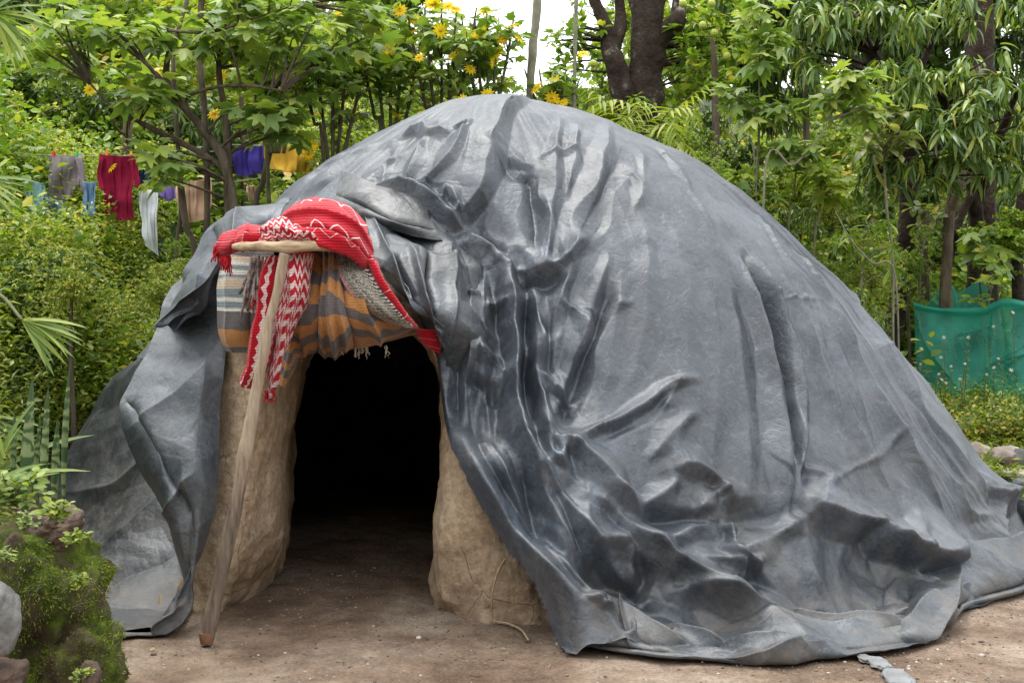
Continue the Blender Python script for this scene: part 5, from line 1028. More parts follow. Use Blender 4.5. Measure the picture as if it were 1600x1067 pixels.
# mango trees
gM = 'mango trees on the right'
plant('mango_tree', 'mango tree with long drooping glossy leaves filling the upper right', 'tree', 1520, 13.2, [([(1520, 480, 13.2), (1525, 330, 13.1), (1500, 220, 12.4), (1470, 150, 11.6), (1440, 110, 11.5)], [.08, .075, .06, .04, .03]), ([(1525, 320, 13.1), (1560, 220, 12.4), (1590, 140, 11.6)], [.07, .05, .03]), ([(1500, 230, 11.7), (1400, 230, 11.4), (1350, 270, 11.2)], [.04, .03, .015])],
 [(1430, 120, 11.2, 110, 50, .5, 26), (1540, 120, 11.2, 80, 55, .5, 22), (1500, 200, 11.0, 130, 55, .5, 34), (1590, 250, 11.1, 60, 70, .4, 16), (1380, 260, 11.0, 60, 50, .4, 13), (1470, 260, 11.1, 80, 40, .4, 12)], 'lance', g_mango, 300, gM, m_bark_d, wh=(12, (-75, 15), .24, .0), seed=401)
plant('mango_tree', 'mango boughs hanging in from the top edge left of the larger mango tree', 'tree', 1380, 12.6, [([(1420, 330, 12.6), (1400, 180, 12.5), (1350, 60, 12.4), (1300, -10, 12.3)], [.10, .09, .06, .03]), ([(1400, 180, 12.5), (1460, 60, 12.4)], [.05, .03])],
 [(1300, 30, 11.9, 75, 45, .5, 22), (1400, 25, 12, 90, 40, .5, 20), (1270, 95, 12, 45, 35, .4, 10), (1500, 10, 12.0, 110, 30, .5, 14), (1240, 40, 12, 30, 40, .4, 6)], 'lance', g_mango, 260, gM, m_bark_d, wh=(12, (-78, 10), .25, .0), seed=402)
for lb, pts, rr_ in (('thick dark trunk at the upper right, between the mango crowns', [(1535, 420, 13.4), (1532, 200, 13.4), (1530, 60, 13.4), (1528, -40, 13.4)], .15), ('brown trunk behind the left end of the netting', [(1444, 520, 12.9), (1443, 430, 12.9), (1441, 380, 12.9), (1446, 330, 12.9)], .06),
                     ('leaning dark trunk behind the middle of the netting', [(1470, 520, 12.9), (1480, 420, 12.9), (1500, 340, 12.9), (1520, 300, 12.9)], .045), ('dark trunk cut by the right edge above the netting', [(1592, 500, 12.8), (1590, 400, 12.8), (1600, 300, 12.8)], .06)):
    r_ = thing('shaded_tree', base_at(pts[0][0], pts[0][2]), lb, 'tree', 'bare trunks under the mango crowns'); W = P(*np.array(pts).T); W = np.concatenate([np.array(r_.location)[None], W]); mk('trunk', *tube(W, rr_, 12, 60, rough=rr_*.15, seed=9), m_bark_d if 'thick' in lb or 'dark' in lb else m_bark, r_)
st = thing('broken_stump', base_at(1490, 12.2), 'forked reddish brown broken stump in the shade above the netting', 'stump')
W = P(*np.array([(1478, 480, 12.2), (1480, 400, 12.2), (1484, 330, 12.2), (1494, 275, 12.2)]).T); mk('trunk', *tube(np.concatenate([np.array(st.location)[None], W]), [.06, .06, .055, .05, .03], 10, 50, rough=.012, seed=3), m_cut2 if 'm_cut2' in globals() else m_bark, st)
W = P(*np.array([(1486, 330, 12.2), (1497, 300, 12.1), (1507, 268, 12.1)]).T); mk('limb', *tube(W, [.04, .04, .03], 10, 30, rough=.01, seed=4), m_bark, st)
for lb, mt, pts, tips, sz in (('greyish leaved herb with upright stalks in front of the mango shade', g_grey, [(1395, 420), (1385, 320), (1376, 150)], [(1390, 180, 30, 25), (1400, 220, 40, 30), (1360, 210, 25, 25)], .15),
                    ('greyish broad leaved herb beside the broken stump', g_grey, [(1440, 400), (1480, 320), (1535, 260)], [(1540, 255, 25, 20), (1450, 340, 40, 20)], .14),
                    ('drooping long leaved herb behind the leafy shrub near the netting', g_mid, [(1330, 520), (1345, 450), (1350, 360)], [(1350, 350, 40, 30), (1380, 400, 35, 30), (1320, 380, 25, 20)], .16)):
    plant('tall_herb', lb, 'herb', pts[0][0], 12.7 if pts[0][0] == 1440 else 10.8, [([(p[0], p[1], 12.7 if pts[0][0] == 1440 else 10.8) for p in pts], [.012, .010, .006])], [(a, b_, 12.2 if pts[0][0] == 1440 else 10.7, c_, d_, .25, 6) for a, b_, c_, d_ in tips], 'lance2' if mt is g_mid else 'oval', mt, 80, 'tall herbs in the shade', m_pale, wh=(7, (-50, 40), sz, .02), seed=int(pts[0][0]), brr=.006)
for lb, pts in (('bare curved whitish branch arching over the right shoulder of the dome', [(1136, 180, 10.3), (1150, 220, 10.3), (1180, 262, 10.3)]), ('long bare arching twig in front of the shrubs right of the dome', [(1305, 330, 10.2), (1330, 375, 10.2), (1362, 410, 10.2), (1400, 440, 10.2)])):
    W = P(*np.array(pts, float).T); W = np.concatenate([[W[0]], W[1:], [base_at(pts[-1][0]+6, 10.3)]]); r_ = thing('bare_branch', W[-1], lb, 'branch'); mk('stem', *tube(W, np.linspace(.005, .008, len(W)), 7, 40), m_pale, r_)
# ------------------------------------------------------------------ weeds that cover the banks
def weeds(name, xs, ys, n, h, leaf, mat, seed, k=14, tp='tiny', keep=None, lean=.35, stem=True, size=.03, base_z=None):
    r = np.random.default_rng(seed); x = r.uniform(*xs, n*3); y = r.uniform(*ys, n*3); z = ground_h(x, y)
    cl = perlin(np.stack([x*.9, y*.9, x*0], -1), seed); m = keep(x, y, z) & (r.uniform(-.55, .6, len(x)) < cl)
    x, y, z, cl = x[m][:n], y[m][:n], z[m][:n], cl[m][:n]; n = len(x)
    H = h*r.uniform(.45, 1.2, n)*(1+.5*cl); ld = rvec(n, r)*np.array([1, 1, 0])*lean
    f = np.tile(np.linspace(.12, 1, k), (n, 1)); B = np.stack([x, y, z], -1)
    pos = B[:, None]+f[..., None]*H[:, None, None]*np.array([0, 0, 1.])+(f**1.7)[..., None]*H[:, None, None]*ld[:, None]
    az = (np.arange(k)*2.4)[None]+r.uniform(0, 6.28, (n, 1)); el = r.uniform(-.3, .9, (n, k))
    D = np.stack([np.cos(az)*np.cos(el), np.sin(az)*np.cos(el), np.sin(el)], -1).reshape(-1, 3); O = pos.reshape(-1, 3)+D*.01
    U = np.array([0, 0, 1.])+r.normal(0, .4, D.shape); S = (size*r.uniform(.6, 1.4, n*k))
    V, F, q = batch(tp, O, D, U, S); tint = np.repeat(np.clip(np.repeat(r.uniform(0, 1, n), k)*.7+r.uniform(0, .3, n*k), 0, .99), q)
    mk(name, V, F, mat, kind='stuff', attr={'rnd': tint})
    return B, pos[:, -1]
bank = lambda x, y, z: (z > .3) & (y > 4.75-(x+1.6)*.3) & (np.hypot(x-CX, y-CY) > 3.75) & (proj(np.stack([x, y, z], -1))[0] > -150)
weeds('weeds', (-6, -1.7), (4.3, 9), 9000, .30, 0, g_lime, 501, 16, 'tiny', bank, size=.036)
weeds('weeds', (-6.5, -2.2), (5.0, 11), 4200, .55, 0, g_grey, 502, 16, 'tinyn', bank, size=.055)
weeds('weeds', (-8, -1.2), (8, 13), 11000, .65, 0, g_weed, 503, 14, 'tiny', bank, size=.055)
weeds('weeds', (-6.2, -2.6), (5.2, 11.5), 3200, .50, 0, g_lime, 504, 14, 'oval', bank, size=.05)
back_ = lambda x, y, z: (y > np.where(x > 3.5, 13.2, 10.5)) & (np.hypot(x-CX, y-CY) > 3.75)
weeds('undergrowth', (-9, 10), (10.5, 17), 9000, .75, 0, g_mid, 505, 11, 'oval', back_, size=.10)
weeds('undergrowth', (-13, 14), (15, 24), 8000, 1.1, 0, g_weed, 506, 10, 'oval', lambda x, y, z: y > 14, size=.16)
weeds('undergrowth', (1.2, 6), (9.8, 12.6), 2600, .42, 0, g_lime, 507, 13, 'oval', lambda x, y, z: (np.hypot(x-CX, y-CY) > 3.9) & (proj(np.stack([x, y, z], -1))[0] < 1405), size=.05)
rn = lambda x, y, z: (y > 10.95+.15*np.sin(x*4)) & (x > 3.4)
weeds('low_herbs', (3.2, 8), (10.9, 12.3), 2600, .26, 0, g_weed, 508, 12, 'oval', rn, size=.045)
weeds('fine_grass', (3.2, 8), (9.2, 12.1), 5200, .11, 0, g_lime, 509, 5, 'tinyn', lambda x, y, z: (y > 9.5) & (np.hypot(x-CX, y-CY) > 3.9) & (perlin(np.stack([x*1.7, y*1.7, x*0], -1), 4) > -.12), size=.07)
# white flowered weeds before the netting, each a plant
rf = np.random.default_rng(61); wf = [(1438, 569), (1475, 527), (1552, 510), (1583, 488), (1430, 566), (1513, 527), (1486, 572), (1470, 558), (1508, 568), (1542, 585), (1553, 574), (1472, 593), (1478, 598), (1467, 584), (1594, 608), (1580, 578), (1546, 627), (1586, 652), (1500, 592), (1547, 690), (1572, 680), (1440, 545), (1560, 560)]
for i in range(8):
    px = 1432+i*23; mine = [f for f in wf if abs(f[0]-px) <= 12]; Y = 11.55+.1*(i % 3); p0 = base_at(px, Y)
    w_ = thing('white_flowered_weed', p0, ['spindly white flowered weed at the left corner of the netting', 'white flowered weed second from the left corner of the netting', 'white flowered weed in front of the dark left half of the netting', 'tall thin weed with white blooms before the middle of the netting', 'white flowered weed left of the bright fold in the netting', 'white flowered weed at the bright vertical fold of the netting', 'white flowered weed right of the bright fold in the netting', 'white flowered weed beside the right edge of the photo'][i], 'weed', 'white flowered weeds in front of the netting')
    A = Acc(); tops = P(np.array([f[0] for f in mine] or [px], float), np.array([f[1] for f in mine] or [560], float), Y-.15); LV = []
    for t_ in tops:
        q = densify(np.array([p0, (p0+t_)/2+rf.normal(0, .04, 3), t_]), 14); A.add(*tube(q, .0035, 4)); LV.append(q[1:-1])
    A.build('stalk', m_stem, w_, kind='stuff'); lv = np.concatenate(LV); O, D, U, S = whorl(lv, 2, (-20, 50), .05, rf); put_leaves(w_, 'tinyn', g_lime, O, D, U, S)
    put_flowers(w_, fl_wht, tops, .020, rf)

# ------------------------------------------------------------------ washing on the lines
def mat_cloth(name, c, r=.9):
    return mat_simple(name, [(.3, tuple(v*.8 for v in c)), (.7, tuple(min(1, v*1.15) for v in c))], 5, r, .3, 200, .002, .15)
def line_(px0, py0, px1, py1, Y, lb, sag=6):
    q = P(np.linspace(px0, px1, 9), np.linspace(py0, py1, 9)+sag*np.sin(np.linspace(0, math.pi, 9)), Y); r_ = thing('clothesline', q[0], lb, 'clothesline', 'washing lines'); mk('cord', *tube(q, .0035, 5, 30), mat_cloth('pale_cord_'+str(px0), (.32, .33, .30)), r_)
YL = 12.2
line_(20, 240, 345, 236, YL, 'clothesline carrying the mauve and the maroon shirt'); line_(262, 284, 420, 276, YL-.3, 'lower clothesline carrying the peach towels'); line_(350, 226, 545, 214, YL+.2, 'clothesline carrying the purple and yellow cloths')
line_(20, 284, 152, 284, YL+.1, 'low clothesline with pale blue cloths at the far left')
def garment(name, label, cat, col, outline_rows, Y, seed, sleeves=(), pegs=(), thick=.006, cols2=None):
    pts = np.array([(a, b_) for r_ in outline_rows for a, b_ in r_], float); w0 = P(pts[:, 0], pts[:, 1], Y)
    r_ = thing(name, (w0[:, 0].mean(), Y, w0[:, 2].min()), label, cat, 'washing on the lines'); m = mat_cloth(col[0], col[1])
    ctrl = [[(a, b_, Y+.03*math.sin(i*1.7+j*2.3+seed)) for j, (a, b_) in enumerate(row)] for i, row in enumerate(outline_rows)]
    fl = [(.2+.2*k+.03*math.sin(seed+k), 0, .22+.2*k, 1, .03*(-1)**k, .03, .3) for k in range(4)]
    lay('body' if cat == 'shirt' else 'cloth', ctrl, 60, 60, m, r_, thick, disp=[wav(.05, 3, seed)], folds=fl)
    for s in sleeves: lay('sleeve', [[(a, b_, Y-.04+.02*j) for j, (a, b_) in enumerate(row)] for row in s], 30, 24, m, r_, thick, disp=[wav(.04, 4, seed+3)], folds=[(.5, 0, .5, 1, .03, .08, .4)])
    return r_
garment('shirt', 'mauve grey long sleeved shirt pegged on the line at the far left', 'shirt', ('mauve_cotton', (.30, .245, .27)), [[(78, 243), (92, 245), (110, 244), (126, 243)], [(76, 265), (92, 267), (112, 268), (129, 262)], [(76, 290), (90, 292), (108, 292), (124, 285)], [(78, 312), (90, 314), (104, 312), (118, 300)]], YL, 1, [[[(118, 246), (124, 246), (129, 248)], [(124, 272), (128, 272), (133, 270)], [(126, 300), (130, 300), (134, 298)]]])
garment('shirt', 'maroon short sleeved shirt hanging upside down from two orange pegs', 'shirt', ('maroon_cotton', (.28, .012, .045)), [[(158, 242), (175, 243), (192, 243), (208, 242)], [(158, 270), (175, 272), (192, 272), (208, 270)], [(162, 305), (176, 308), (192, 308), (206, 305)], [(162, 334), (176, 342), (192, 345), (210, 342)]], YL, 2, [[[(154, 248), (158, 246), (163, 246)], [(152, 272), (157, 273), (162, 273)], [(155, 298), (159, 298), (163, 296)]], [[(205, 244), (211, 246), (215, 248)], [(210, 268), (216, 270), (220, 272)], [(210, 292), (216, 294), (221, 292)]]])
garment('cloth', 'pale blue cloth hanging lowest between the mauve and maroon shirts', 'washing', ('pale_blue_cotton', (.22, .36, .60)), [[(132, 284), (140, 285), (148, 286)], [(131, 310), (140, 312), (149, 312)], [(130, 336), (138, 338), (147, 336)]], YL-.3, 3)
garment('cloth', 'light teal cloth at the far left edge of the washing', 'washing', ('teal_cotton', (.25, .42, .44)), [[(38, 285), (54, 285), (70, 286)], [(40, 312), (54, 315), (70, 314)], [(55, 336), (66, 338), (76, 336)]], YL-.4, 4)
garment('cloth', 'blue cloth half hidden below the mauve shirt', 'washing', ('faded_blue_cotton', (.20, .30, .52)), [[(72, 300), (86, 312), (100, 314)], [(70, 325), (86, 328), (102, 328)], [(72, 345), (88, 348), (102, 346)]], YL-.2, 14)
garment('cloth', 'crumpled white cloth to the right of the maroon shirt', 'washing', ('white_cotton', (.66, .67, .70)), [[(218, 300), (232, 296), (246, 302)], [(217, 325), (232, 330), (246, 328)], [(220, 350), (232, 358), (246, 372)], [(228, 385), (238, 392), (248, 400)]], YL-.3, 5)
garment('cloth', 'dark navy cloth just behind the right sleeve of the maroon shirt', 'washing', ('navy_cotton', (.02, .035, .07)), [[(216, 266), (226, 266), (236, 270)], [(218, 282), (228, 284), (240, 286)], [(220, 296), (232, 298), (242, 298)]], YL+.1, 6)
garment('cloth', 'violet patterned cloth between the white cloth and the peach towel', 'washing', ('violet_cotton', (.24, .16, .50)), [[(248, 284), (258, 283), (272, 284)], [(249, 298), (260, 300), (274, 298)], [(252, 310), (262, 313), (274, 310)]], YL-.1, 7)
garment('towel', 'peach coloured towel hanging behind the thin leaning stems', 'towel', ('peach_cotton', (.60, .38, .27)), [[(275, 285), (292, 284), (310, 282), (330, 278)], [(275, 310), (292, 312), (310, 310), (330, 306)], [(283, 345), (295, 348), (310, 346), (328, 340)]], YL-.35, 8)
garment('towel', 'small peach cloth right beside the left slope of the tarpaulin', 'towel', ('peach_cotton_small', (.60, .40, .30)), [[(384, 291), (392, 291), (400, 290)], [(386, 303), (392, 304), (400, 303)], [(388, 314), (394, 315), (402, 312)]], YL-.5, 9)
garment('cloth', 'deep purple cloth folded over the line left of the yellow one', 'washing', ('purple_cotton', (.05, .035, .22)), [[(366, 232), (384, 231), (400, 230), (415, 228)], [(364, 252), (384, 254), (400, 252), (416, 250)], [(368, 274), (386, 275), (402, 273), (418, 270)]], YL+.2, 10)
garment('cloth', 'golden yellow cloth folded over the line beside the dome', 'washing', ('yellow_cotton', (.62, .36, .045)), [[(413, 228), (440, 228), (468, 230), (494, 238)], [(412, 246), (440, 250), (468, 250), (492, 254)], [(418, 262), (442, 268), (466, 270), (488, 272)]], YL+.15, 11)
pegc = {'orange': (.75, .20, .02), 'green': (.03, .45, .12), 'red': (.6, .03, .02), 'teal': (.02, .42, .33), 'amber': (.75, .36, .03)}
for x, y, cn, lb in ((167, 238, 'orange', 'orange peg on the left of the maroon shirt'), (205, 238, 'amber', 'amber peg on the right of the maroon shirt'), (84, 240, 'red', 'red peg at the left of the mauve shirt'), (120, 240, 'green', 'green peg at the right of the mauve shirt'), (283, 281, 'green', 'green peg on the peach towel'), (428, 224, 'teal', 'teal peg on the left of the yellow cloth'), (482, 222, 'red', 'red peg on the right of the yellow cloth')):
    c0 = P(float(x), float(y), YL-.08); pg = thing('clothes_peg', c0, lb, 'peg', 'clothes pegs on the washing lines'); m = mat_simple(cn+'_plastic_'+str(x), [(.3, pegc[cn]), (.7, pegc[cn])], 5, .4, 0)
    for s in (-1, 1):
        bm = bmesh.new(); bmesh.ops.create_cube(bm, size=1); bmesh.ops.scale(bm, vec=(.02, .010, .055), verts=bm.verts); bmesh.ops.rotate(bm, verts=bm.verts, matrix=Matrix.Rotation(.14*s, 3, 'X')); bmesh.ops.translate(bm, vec=(0, .008*s, -.005), verts=bm.verts); bmesh.ops.bevel(bm, geom=bm.edges[:], offset=.002, segments=1)
        me = bpy.data.meshes.new('jaw'); bm.to_mesh(me); bm.free(); me.materials.append(m); link('jaw', me, pg)

# ------------------------------------------------------------------ green shade netting
def mat_net(name, c, a):
    m, t, b = nodes(name); co = N(t, 'ShaderNodeTexCoord').outputs['Object']
    cc = ramp(t, noise(t, 2.2, 4, .6, co, .4), [(.3, tuple(v*.6 for v in c)), (.6, c)]); L(t, cc, b.inputs['Base Color']); b.inputs['Roughness'].default_value = .55
    tr = N(t, 'ShaderNodeBsdfTranslucent'); L(t, cc, tr.inputs['Color']); m1 = N(t, 'ShaderNodeMixShader'); m1.inputs[0].default_value = .4; L(t, b.outputs[0], m1.inputs[1]); L(t, tr.outputs[0], m1.inputs[2])
    tp = N(t, 'ShaderNodeBsdfTransparent'); tp.inputs['Color'].default_value = (.6, .92, .8, 1); m2 = N(t, 'ShaderNodeMixShader'); L(t, ramp(t, noise(t, 3, 3, .5, co), [(.3, (a-.10,)*3), (.7, (a+.22,)*3)]), m2.inputs[0]); L(t, m1.outputs[0], m2.inputs[1]); L(t, tp.outputs[0], m2.inputs[2])
    L(t, m2.outputs[0], t.nodes['Material Output'].inputs[0]); return m
m_net = mat_net('green_shade_netting', (.09, .58, .44), .45); m_hem = mat_net('doubled_netting', (.02, .34, .25), .06)
nt_ = thing('shade_netting', base_at(1520, 12.2), 'translucent green shade netting strung up behind the white flowered weeds', 'netting')
NC = [[(1428, 474, 12.2), (1470, 482, 12.15), (1530, 484, 12.1), (1568, 470, 12.0), (1620, 476, 11.9), (1720, 480, 11.9)], [(1430, 530, 12.2), (1475, 540, 12.0), (1530, 540, 12.15), (1575, 535, 11.9), (1625, 540, 12.0), (1720, 540, 11.9)],
      [(1434, 580, 12.15), (1478, 590, 12.0), (1535, 590, 12.1), (1575, 590, 11.9), (1630, 600, 11.9), (1720, 600, 11.9)], [(1448, 640, 12.1), (1490, 650, 12.0), (1540, 655, 12.), (1585, 655, 11.9), (1640, 660, 11.9), (1720, 660, 11.9)]]
nf = [(.9, .1, .15, .95, .05, .02, .3), (.5, 0, .52, 1, .05, .012, .3), (.56, 0, .6, .9, -.06, .015, .3), (.02, .1, .3, .9, .04, .02, .3), (.75, .3, .3, 1, .05, .02, .3), (.45, .6, .7, .4, .05, .02, .3)]
lay('net_panel', NC, 160, 260, m_net, nt_, 0, disp=[wav(.06, 1.5, 601), crum(.02, 4, 603)], folds=nf)
lay('folded_rim', [[(a, b_-3, c_-.05) for a, b_, c_ in NC[0]], [(a, b_+3, c_-.09) for a, b_, c_ in NC[0]], [(a, b_+10, c_-.06) for a, b_, c_ in NC[0]]], 12, 200, m_hem, nt_, 0, disp=[wav(.03, 2, 605)])
n2_ = thing('shade_netting', base_at(1490, 12.8), 'smaller darker piece of green netting hung behind the front netting', 'netting')
lay('net_panel', [[(1448, 475, 12.7), (1475, 445, 12.7), (1500, 455, 12.8), (1540, 430, 12.8)], [(1450, 500, 12.7), (1480, 480, 12.6), (1505, 485, 12.8), (1545, 470, 12.8)], [(1450, 530, 12.7), (1480, 520, 12.6), (1510, 520, 12.8), (1545, 510, 12.8)]], 80, 100, m_net, n2_, 0, disp=[wav(.06, 2, 607)], folds=[(.4, 0, .5, 1, .06, .03, .3)])

# ------------------------------------------------------------------ stones
def rock_verts(c, dims, seed, sub=5, box=.6, amp=.22, rot=0.):
    bm = bmesh.new(); bmesh.ops.create_icosphere(bm, subdivisions=sub, radius=1); V = np.array([v.co[:] for v in bm.verts]); F = np.array([[v.index for v in f.verts] for f in bm.faces]); bm.free()
    V = np.sign(V)*np.abs(V)**(1-box*.45); V = V*(1+amp*fbm(V*1.1, 4, seed, .55)[:, None]-.06*crease(V*2.2, seed+5)[:, None])
    V = V*np.array(dims); cs, sn = math.cos(rot), math.sin(rot); V = np.stack([V[:, 0]*cs-V[:, 1]*sn, V[:, 0]*sn+V[:, 1]*cs, V[:, 2]], -1); return V+np.array(c), F
m_stone_g = mat_simple('grey_speckled_stone', [(.25, (.09, .086, .08)), (.5, (.17, .165, .155)), (.75, (.27, .26, .245))], 7, .85, .7, 30, .012)
m_stone_p = mat_simple('warm_pale_stone', [(.25, (.22, .17, .14)), (.5, (.42, .34, .29)), (.75, (.58, .52, .46))], 6, .85, .7, 24, .012)
m_stone_b = mat_simple('brown_stone', [(.3, (.05, .035, .025)), (.7, (.15, .10, .075))], 6, .9, .9, 20, .02)
m_slate = mat_simple('pale_slate', [(.3, (.14, .142, .142)), (.7, (.26, .262, .26))], 8, .7, .5, 30, .006)
m_moss, t, b = nodes('mossy_rock'); co = N(t, 'ShaderNodeTexCoord').outputs['Object']
rk = ramp(t, noise(t, 7, 6, .65, co), [(.3, (.035, .025, .016)), (.5, (.085, .06, .04)), (.7, (.16, .12, .085))]); ms_ = ramp(t, noise(t, 16, 6, .7, co), [(.3, (.022, .035, .006)), (.5, (.06, .085, .010)), (.7, (.13, .16, .016))])
L(t, mix(t, ramp(t, noise(t, 3.0, 5, .65, co, .5), [(.43, (0, 0, 0)), (.53, (1, 1, 1))]), rk, ms_), b.inputs['Base Color']); b.inputs['Roughness'].default_value = .95; b.inputs['Specular IOR Level'].default_value = .15
p_ = bump(t, b, noise(t, 12, 6, .7, co), 1., .03); bump(t, b, noise(t, 60, 5, .7, co), 1., .010, p_)
def stone(name, label, c, dims, mat, seed, cat='stone', group=None, **kw):
    r_ = thing(name, (c[0], c[1], c[2]-dims[2]), label, cat, group); V, F = rock_verts(c, dims, seed, **kw); mk('rock', V, F, mat, r_); return r_, V, F
mr, MV, MF = stone('mossy_boulder', 'big moss covered boulder at the lower left corner', P(28., 965., 4.45)+[0, .12, -.12], (.27, .34, .40), m_moss, 701, 'boulder', sub=6, amp=.30, box=.8)
s2, V2, F2 = stone('mossy_boulder', 'squat mossy stone jutting right at the foot of the big mossy boulder', P(112., 1058., 4.3)+[0, .12, 0], (.13, .2, .16), m_moss, 702, 'boulder', amp=.25, box=.7)
stone('stone', 'smooth grey rounded stone at the left edge beside the mossy boulder', P(-2., 968., 4.05), (.062, .10, .125), m_stone_g, 703, amp=.12, box=.3)
s4, V4, F4 = stone('stone', 'rough brown stone on top of the mossy boulder under the herbs', P(68., 832., 4.5)+[0, .08, 0], (.095, .12, .07), m_stone_b, 704, amp=.3)
stone('stone', 'dark brown stone at the bottom left below the grey one', P(10., 1060., 4.1), (.06, .1, .06), m_stone_b, 705)
stone('stone', 'small reddish stone tucked under the right foot of the mossy boulder', P(140., 1055., 4.2), (.03, .05, .05), m_stone_b, 706)
fl_ = np.random.default_rng(71)
# moss tufts and hanging fern like sprays on the boulder
tri = MV[MF]; nn = norm(np.cross(tri[:, 1]-tri[:, 0], tri[:, 2]-tri[:, 0])); cen = tri.mean(1); ms = fbm(cen*3.0, 3, 12); vis = (nn[:, 1] < .45) & (ms > -.10)
idx = np.where(vis)[0]; pick = fl_.choice(idx, 15000); O = cen[pick]+fl_.normal(0, .006, (len(pick), 3)); D = nn[pick]*.7+np.array([0, -.1, -.5])+fl_.normal(0, .45, (len(pick), 3))
g_moss = M_('moss_frond', [(0, (.05, .07, .008)), (.5, (.15, .19, .015)), (1, (.30, .34, .03))], .3)
V, F, k = batch('tinyn', O, D, nn[pick]+fl_.normal(0, .3, (len(pick), 3)), fl_.uniform(.007, .02, len(pick))); mk('moss', V, F, g_moss, mr, attr={'rnd': np.repeat(fl_.uniform(0, 1, len(pick)), k)}, kind='stuff')
O = V2[fl_.choice(len(V2), 2500)]; D = norm(O-O.mean(0))+fl_.normal(0, .4, O.shape); V, F, k = batch('tinyn', O, D, fl_.normal(size=O.shape), fl_.uniform(.008, .02, len(O))); mk('moss', V, F, g_moss, s2, attr={'rnd': np.repeat(fl_.uniform(0, 1, len(O)), k)}, kind='stuff')
def herb(label, px, py, Y, spread, n, sz, mat, seed, h=.12, tp='oval', nobj=40, lean=(0, 0, 0)):
    r = np.random.default_rng(seed); b0 = P(float(px), float(py), Y); r_ = thing('herb', b0, label, 'herb', 'little herbs on the mossy boulder'); A = Acc(); T = []
    for _ in range(n):
        e = b0+np.array([r.normal(0, spread), r.normal(0, spread*.5), h*r.uniform(.3, 1.1)])+np.array(lean)*r.uniform(.3, 1); q = densify(np.array([b0+r.normal(0, .01, 3), (b0+e)/2+r.normal(0, .012, 3), e]), 8); A.add(*tube(q, .0018, 4)); T += [q[-1], q[5], q[3]]
    A.build('stalks', m_stem, r_, kind='stuff'); O, D, U, S = whorl(np.array(T), 3, (-15, 40), sz, r, .006); U = U+np.array([0, -.5, 0]); put_leaves(r_, tp, mat, O, D, U, S, nobj)
herb('bright herb with heart shaped leaves on top of the mossy boulder', 85, 815, 4.35, .035, 10, .036, g_lime, 801, .07)
herb('small leaved herb spilling over the right shoulder of the mossy boulder', 112, 850, 4.3, .03, 10, .028, g_lime, 802, .05, lean=(.03, 0, -.02))
herb('small herb hanging on the right flank of the mossy boulder', 125, 905, 4.25, .018, 7, .022, g_lime, 803, .05, lean=(.01, 0, -.06))
herb('tiny herb at the left on top of the boulder', 38, 830, 4.25, .02, 6, .024, g_soft, 804, .06)
herb('narrow leaved herb at the left edge above the grey stone', 8, 880, 4.1, .03, 8, .03, g_soft, 805, .06, 'tinyn')
herb('low herb at the very foot of the mossy boulder', 128, 1062, 4.15, .02, 6, .02, g_lime, 806, .03)
herb('scrambling herb on the bank left of the boulder top', 20, 790, 4.6, .07, 16, .05, g_soft, 807, .12)
# snake plant
m_sn, t, b = nodes('banded_sword_leaf'); co = N(t, 'ShaderNodeTexCoord').outputs['Object']
wv = N(t, 'ShaderNodeTexWave', bands_direction='Y'); wv.inputs['Scale'].default_value = 2.6; wv.inputs['Distortion'].default_value = 12; wv.inputs['Detail'].default_value = 3; wv.inputs['Detail Scale'].default_value = 2.2; L(t, co, wv.inputs['Vector'])
L(t, ramp(t, wv.outputs['Fac'], [(.2, (.05, .10, .03)), (.5, (.16, .22, .085)), (.8, (.25, .30, .13))]), b.inputs['Base Color']); b.inputs['Roughness'].default_value = .4
sp_ = thing('snake_plant', P(60., 790., 5.0), 'snake plant with upright mottled sword leaves behind the mossy boulder', 'plant')
sl = [((40, 800), (47, 585), .9), ((66, 800), (74, 600), .6), ((20, 790), (22, 640), .6), ((85, 800), (88, 650), .8), ((100, 790), (104, 560), .45), ((55, 790), (60, 640), .7)]
O = np.array([P(float(a[0]), float(a[1]), 5.0+.04*i) for i, (a, e, w_) in enumerate(sl)]); E_ = np.array([P(float(e[0]), float(e[1]), 5.0+.04*i) for i, (a, e, w_) in enumerate(sl)]); ln = np.linalg.norm(E_-O, axis=1)
V, F = TPL['sword']
for i in range(len(sl)):
    V_ = V.copy(); V_[:, 0] *= sl[i][2]*.8*(1+.1*np.sin(V[:, 1]*7+i)); me = mesh_np('leaf', V_, F, True, mats=[m_sn]); o = link('leaf', me, sp_)
    X, Dn, Z = frames((E_[i]-O[i])[None], np.array([[.25*math.sin(i), -1, .1]])); s = ln[i]; p = O[i]-np.array(sp_.location)
    o.matrix_local = Matrix(((X[0][0]*s, Dn[0][0]*s, Z[0][0]*s, p[0]), (X[0][1]*s, Dn[0][1]*s, Z[0][1]*s, p[1]), (X[0][2]*s, Dn[0][2]*s, Z[0][2]*s, p[2]), (0, 0, 0, 1)))
bl = thing('strappy_plant', P(10., 780., 4.9), 'strappy leaved plant with arching blades at the left edge beside the snake plant', 'plant'); rb_ = np.random.default_rng(82)
n_ = 22; O = P(rb_.uniform(-45, 8, n_), rb_.uniform(690, 790, n_), rb_.uniform(4.8, 5.2, n_)); an = rb_.uniform(-1.3, 1.3, n_); D = np.stack([np.sin(an), rb_.normal(-.1, .3, n_), np.cos(an)*.9], -1); put_leaves(bl, 'blade', g_soft, O, D, np.array([0, -.8, .5])+rb_.normal(0, .2, (n_, 3)), rb_.uniform(.25, .5, n_), n_, 'blade')
gst = 'stones along the edge right of the tarpaulin'
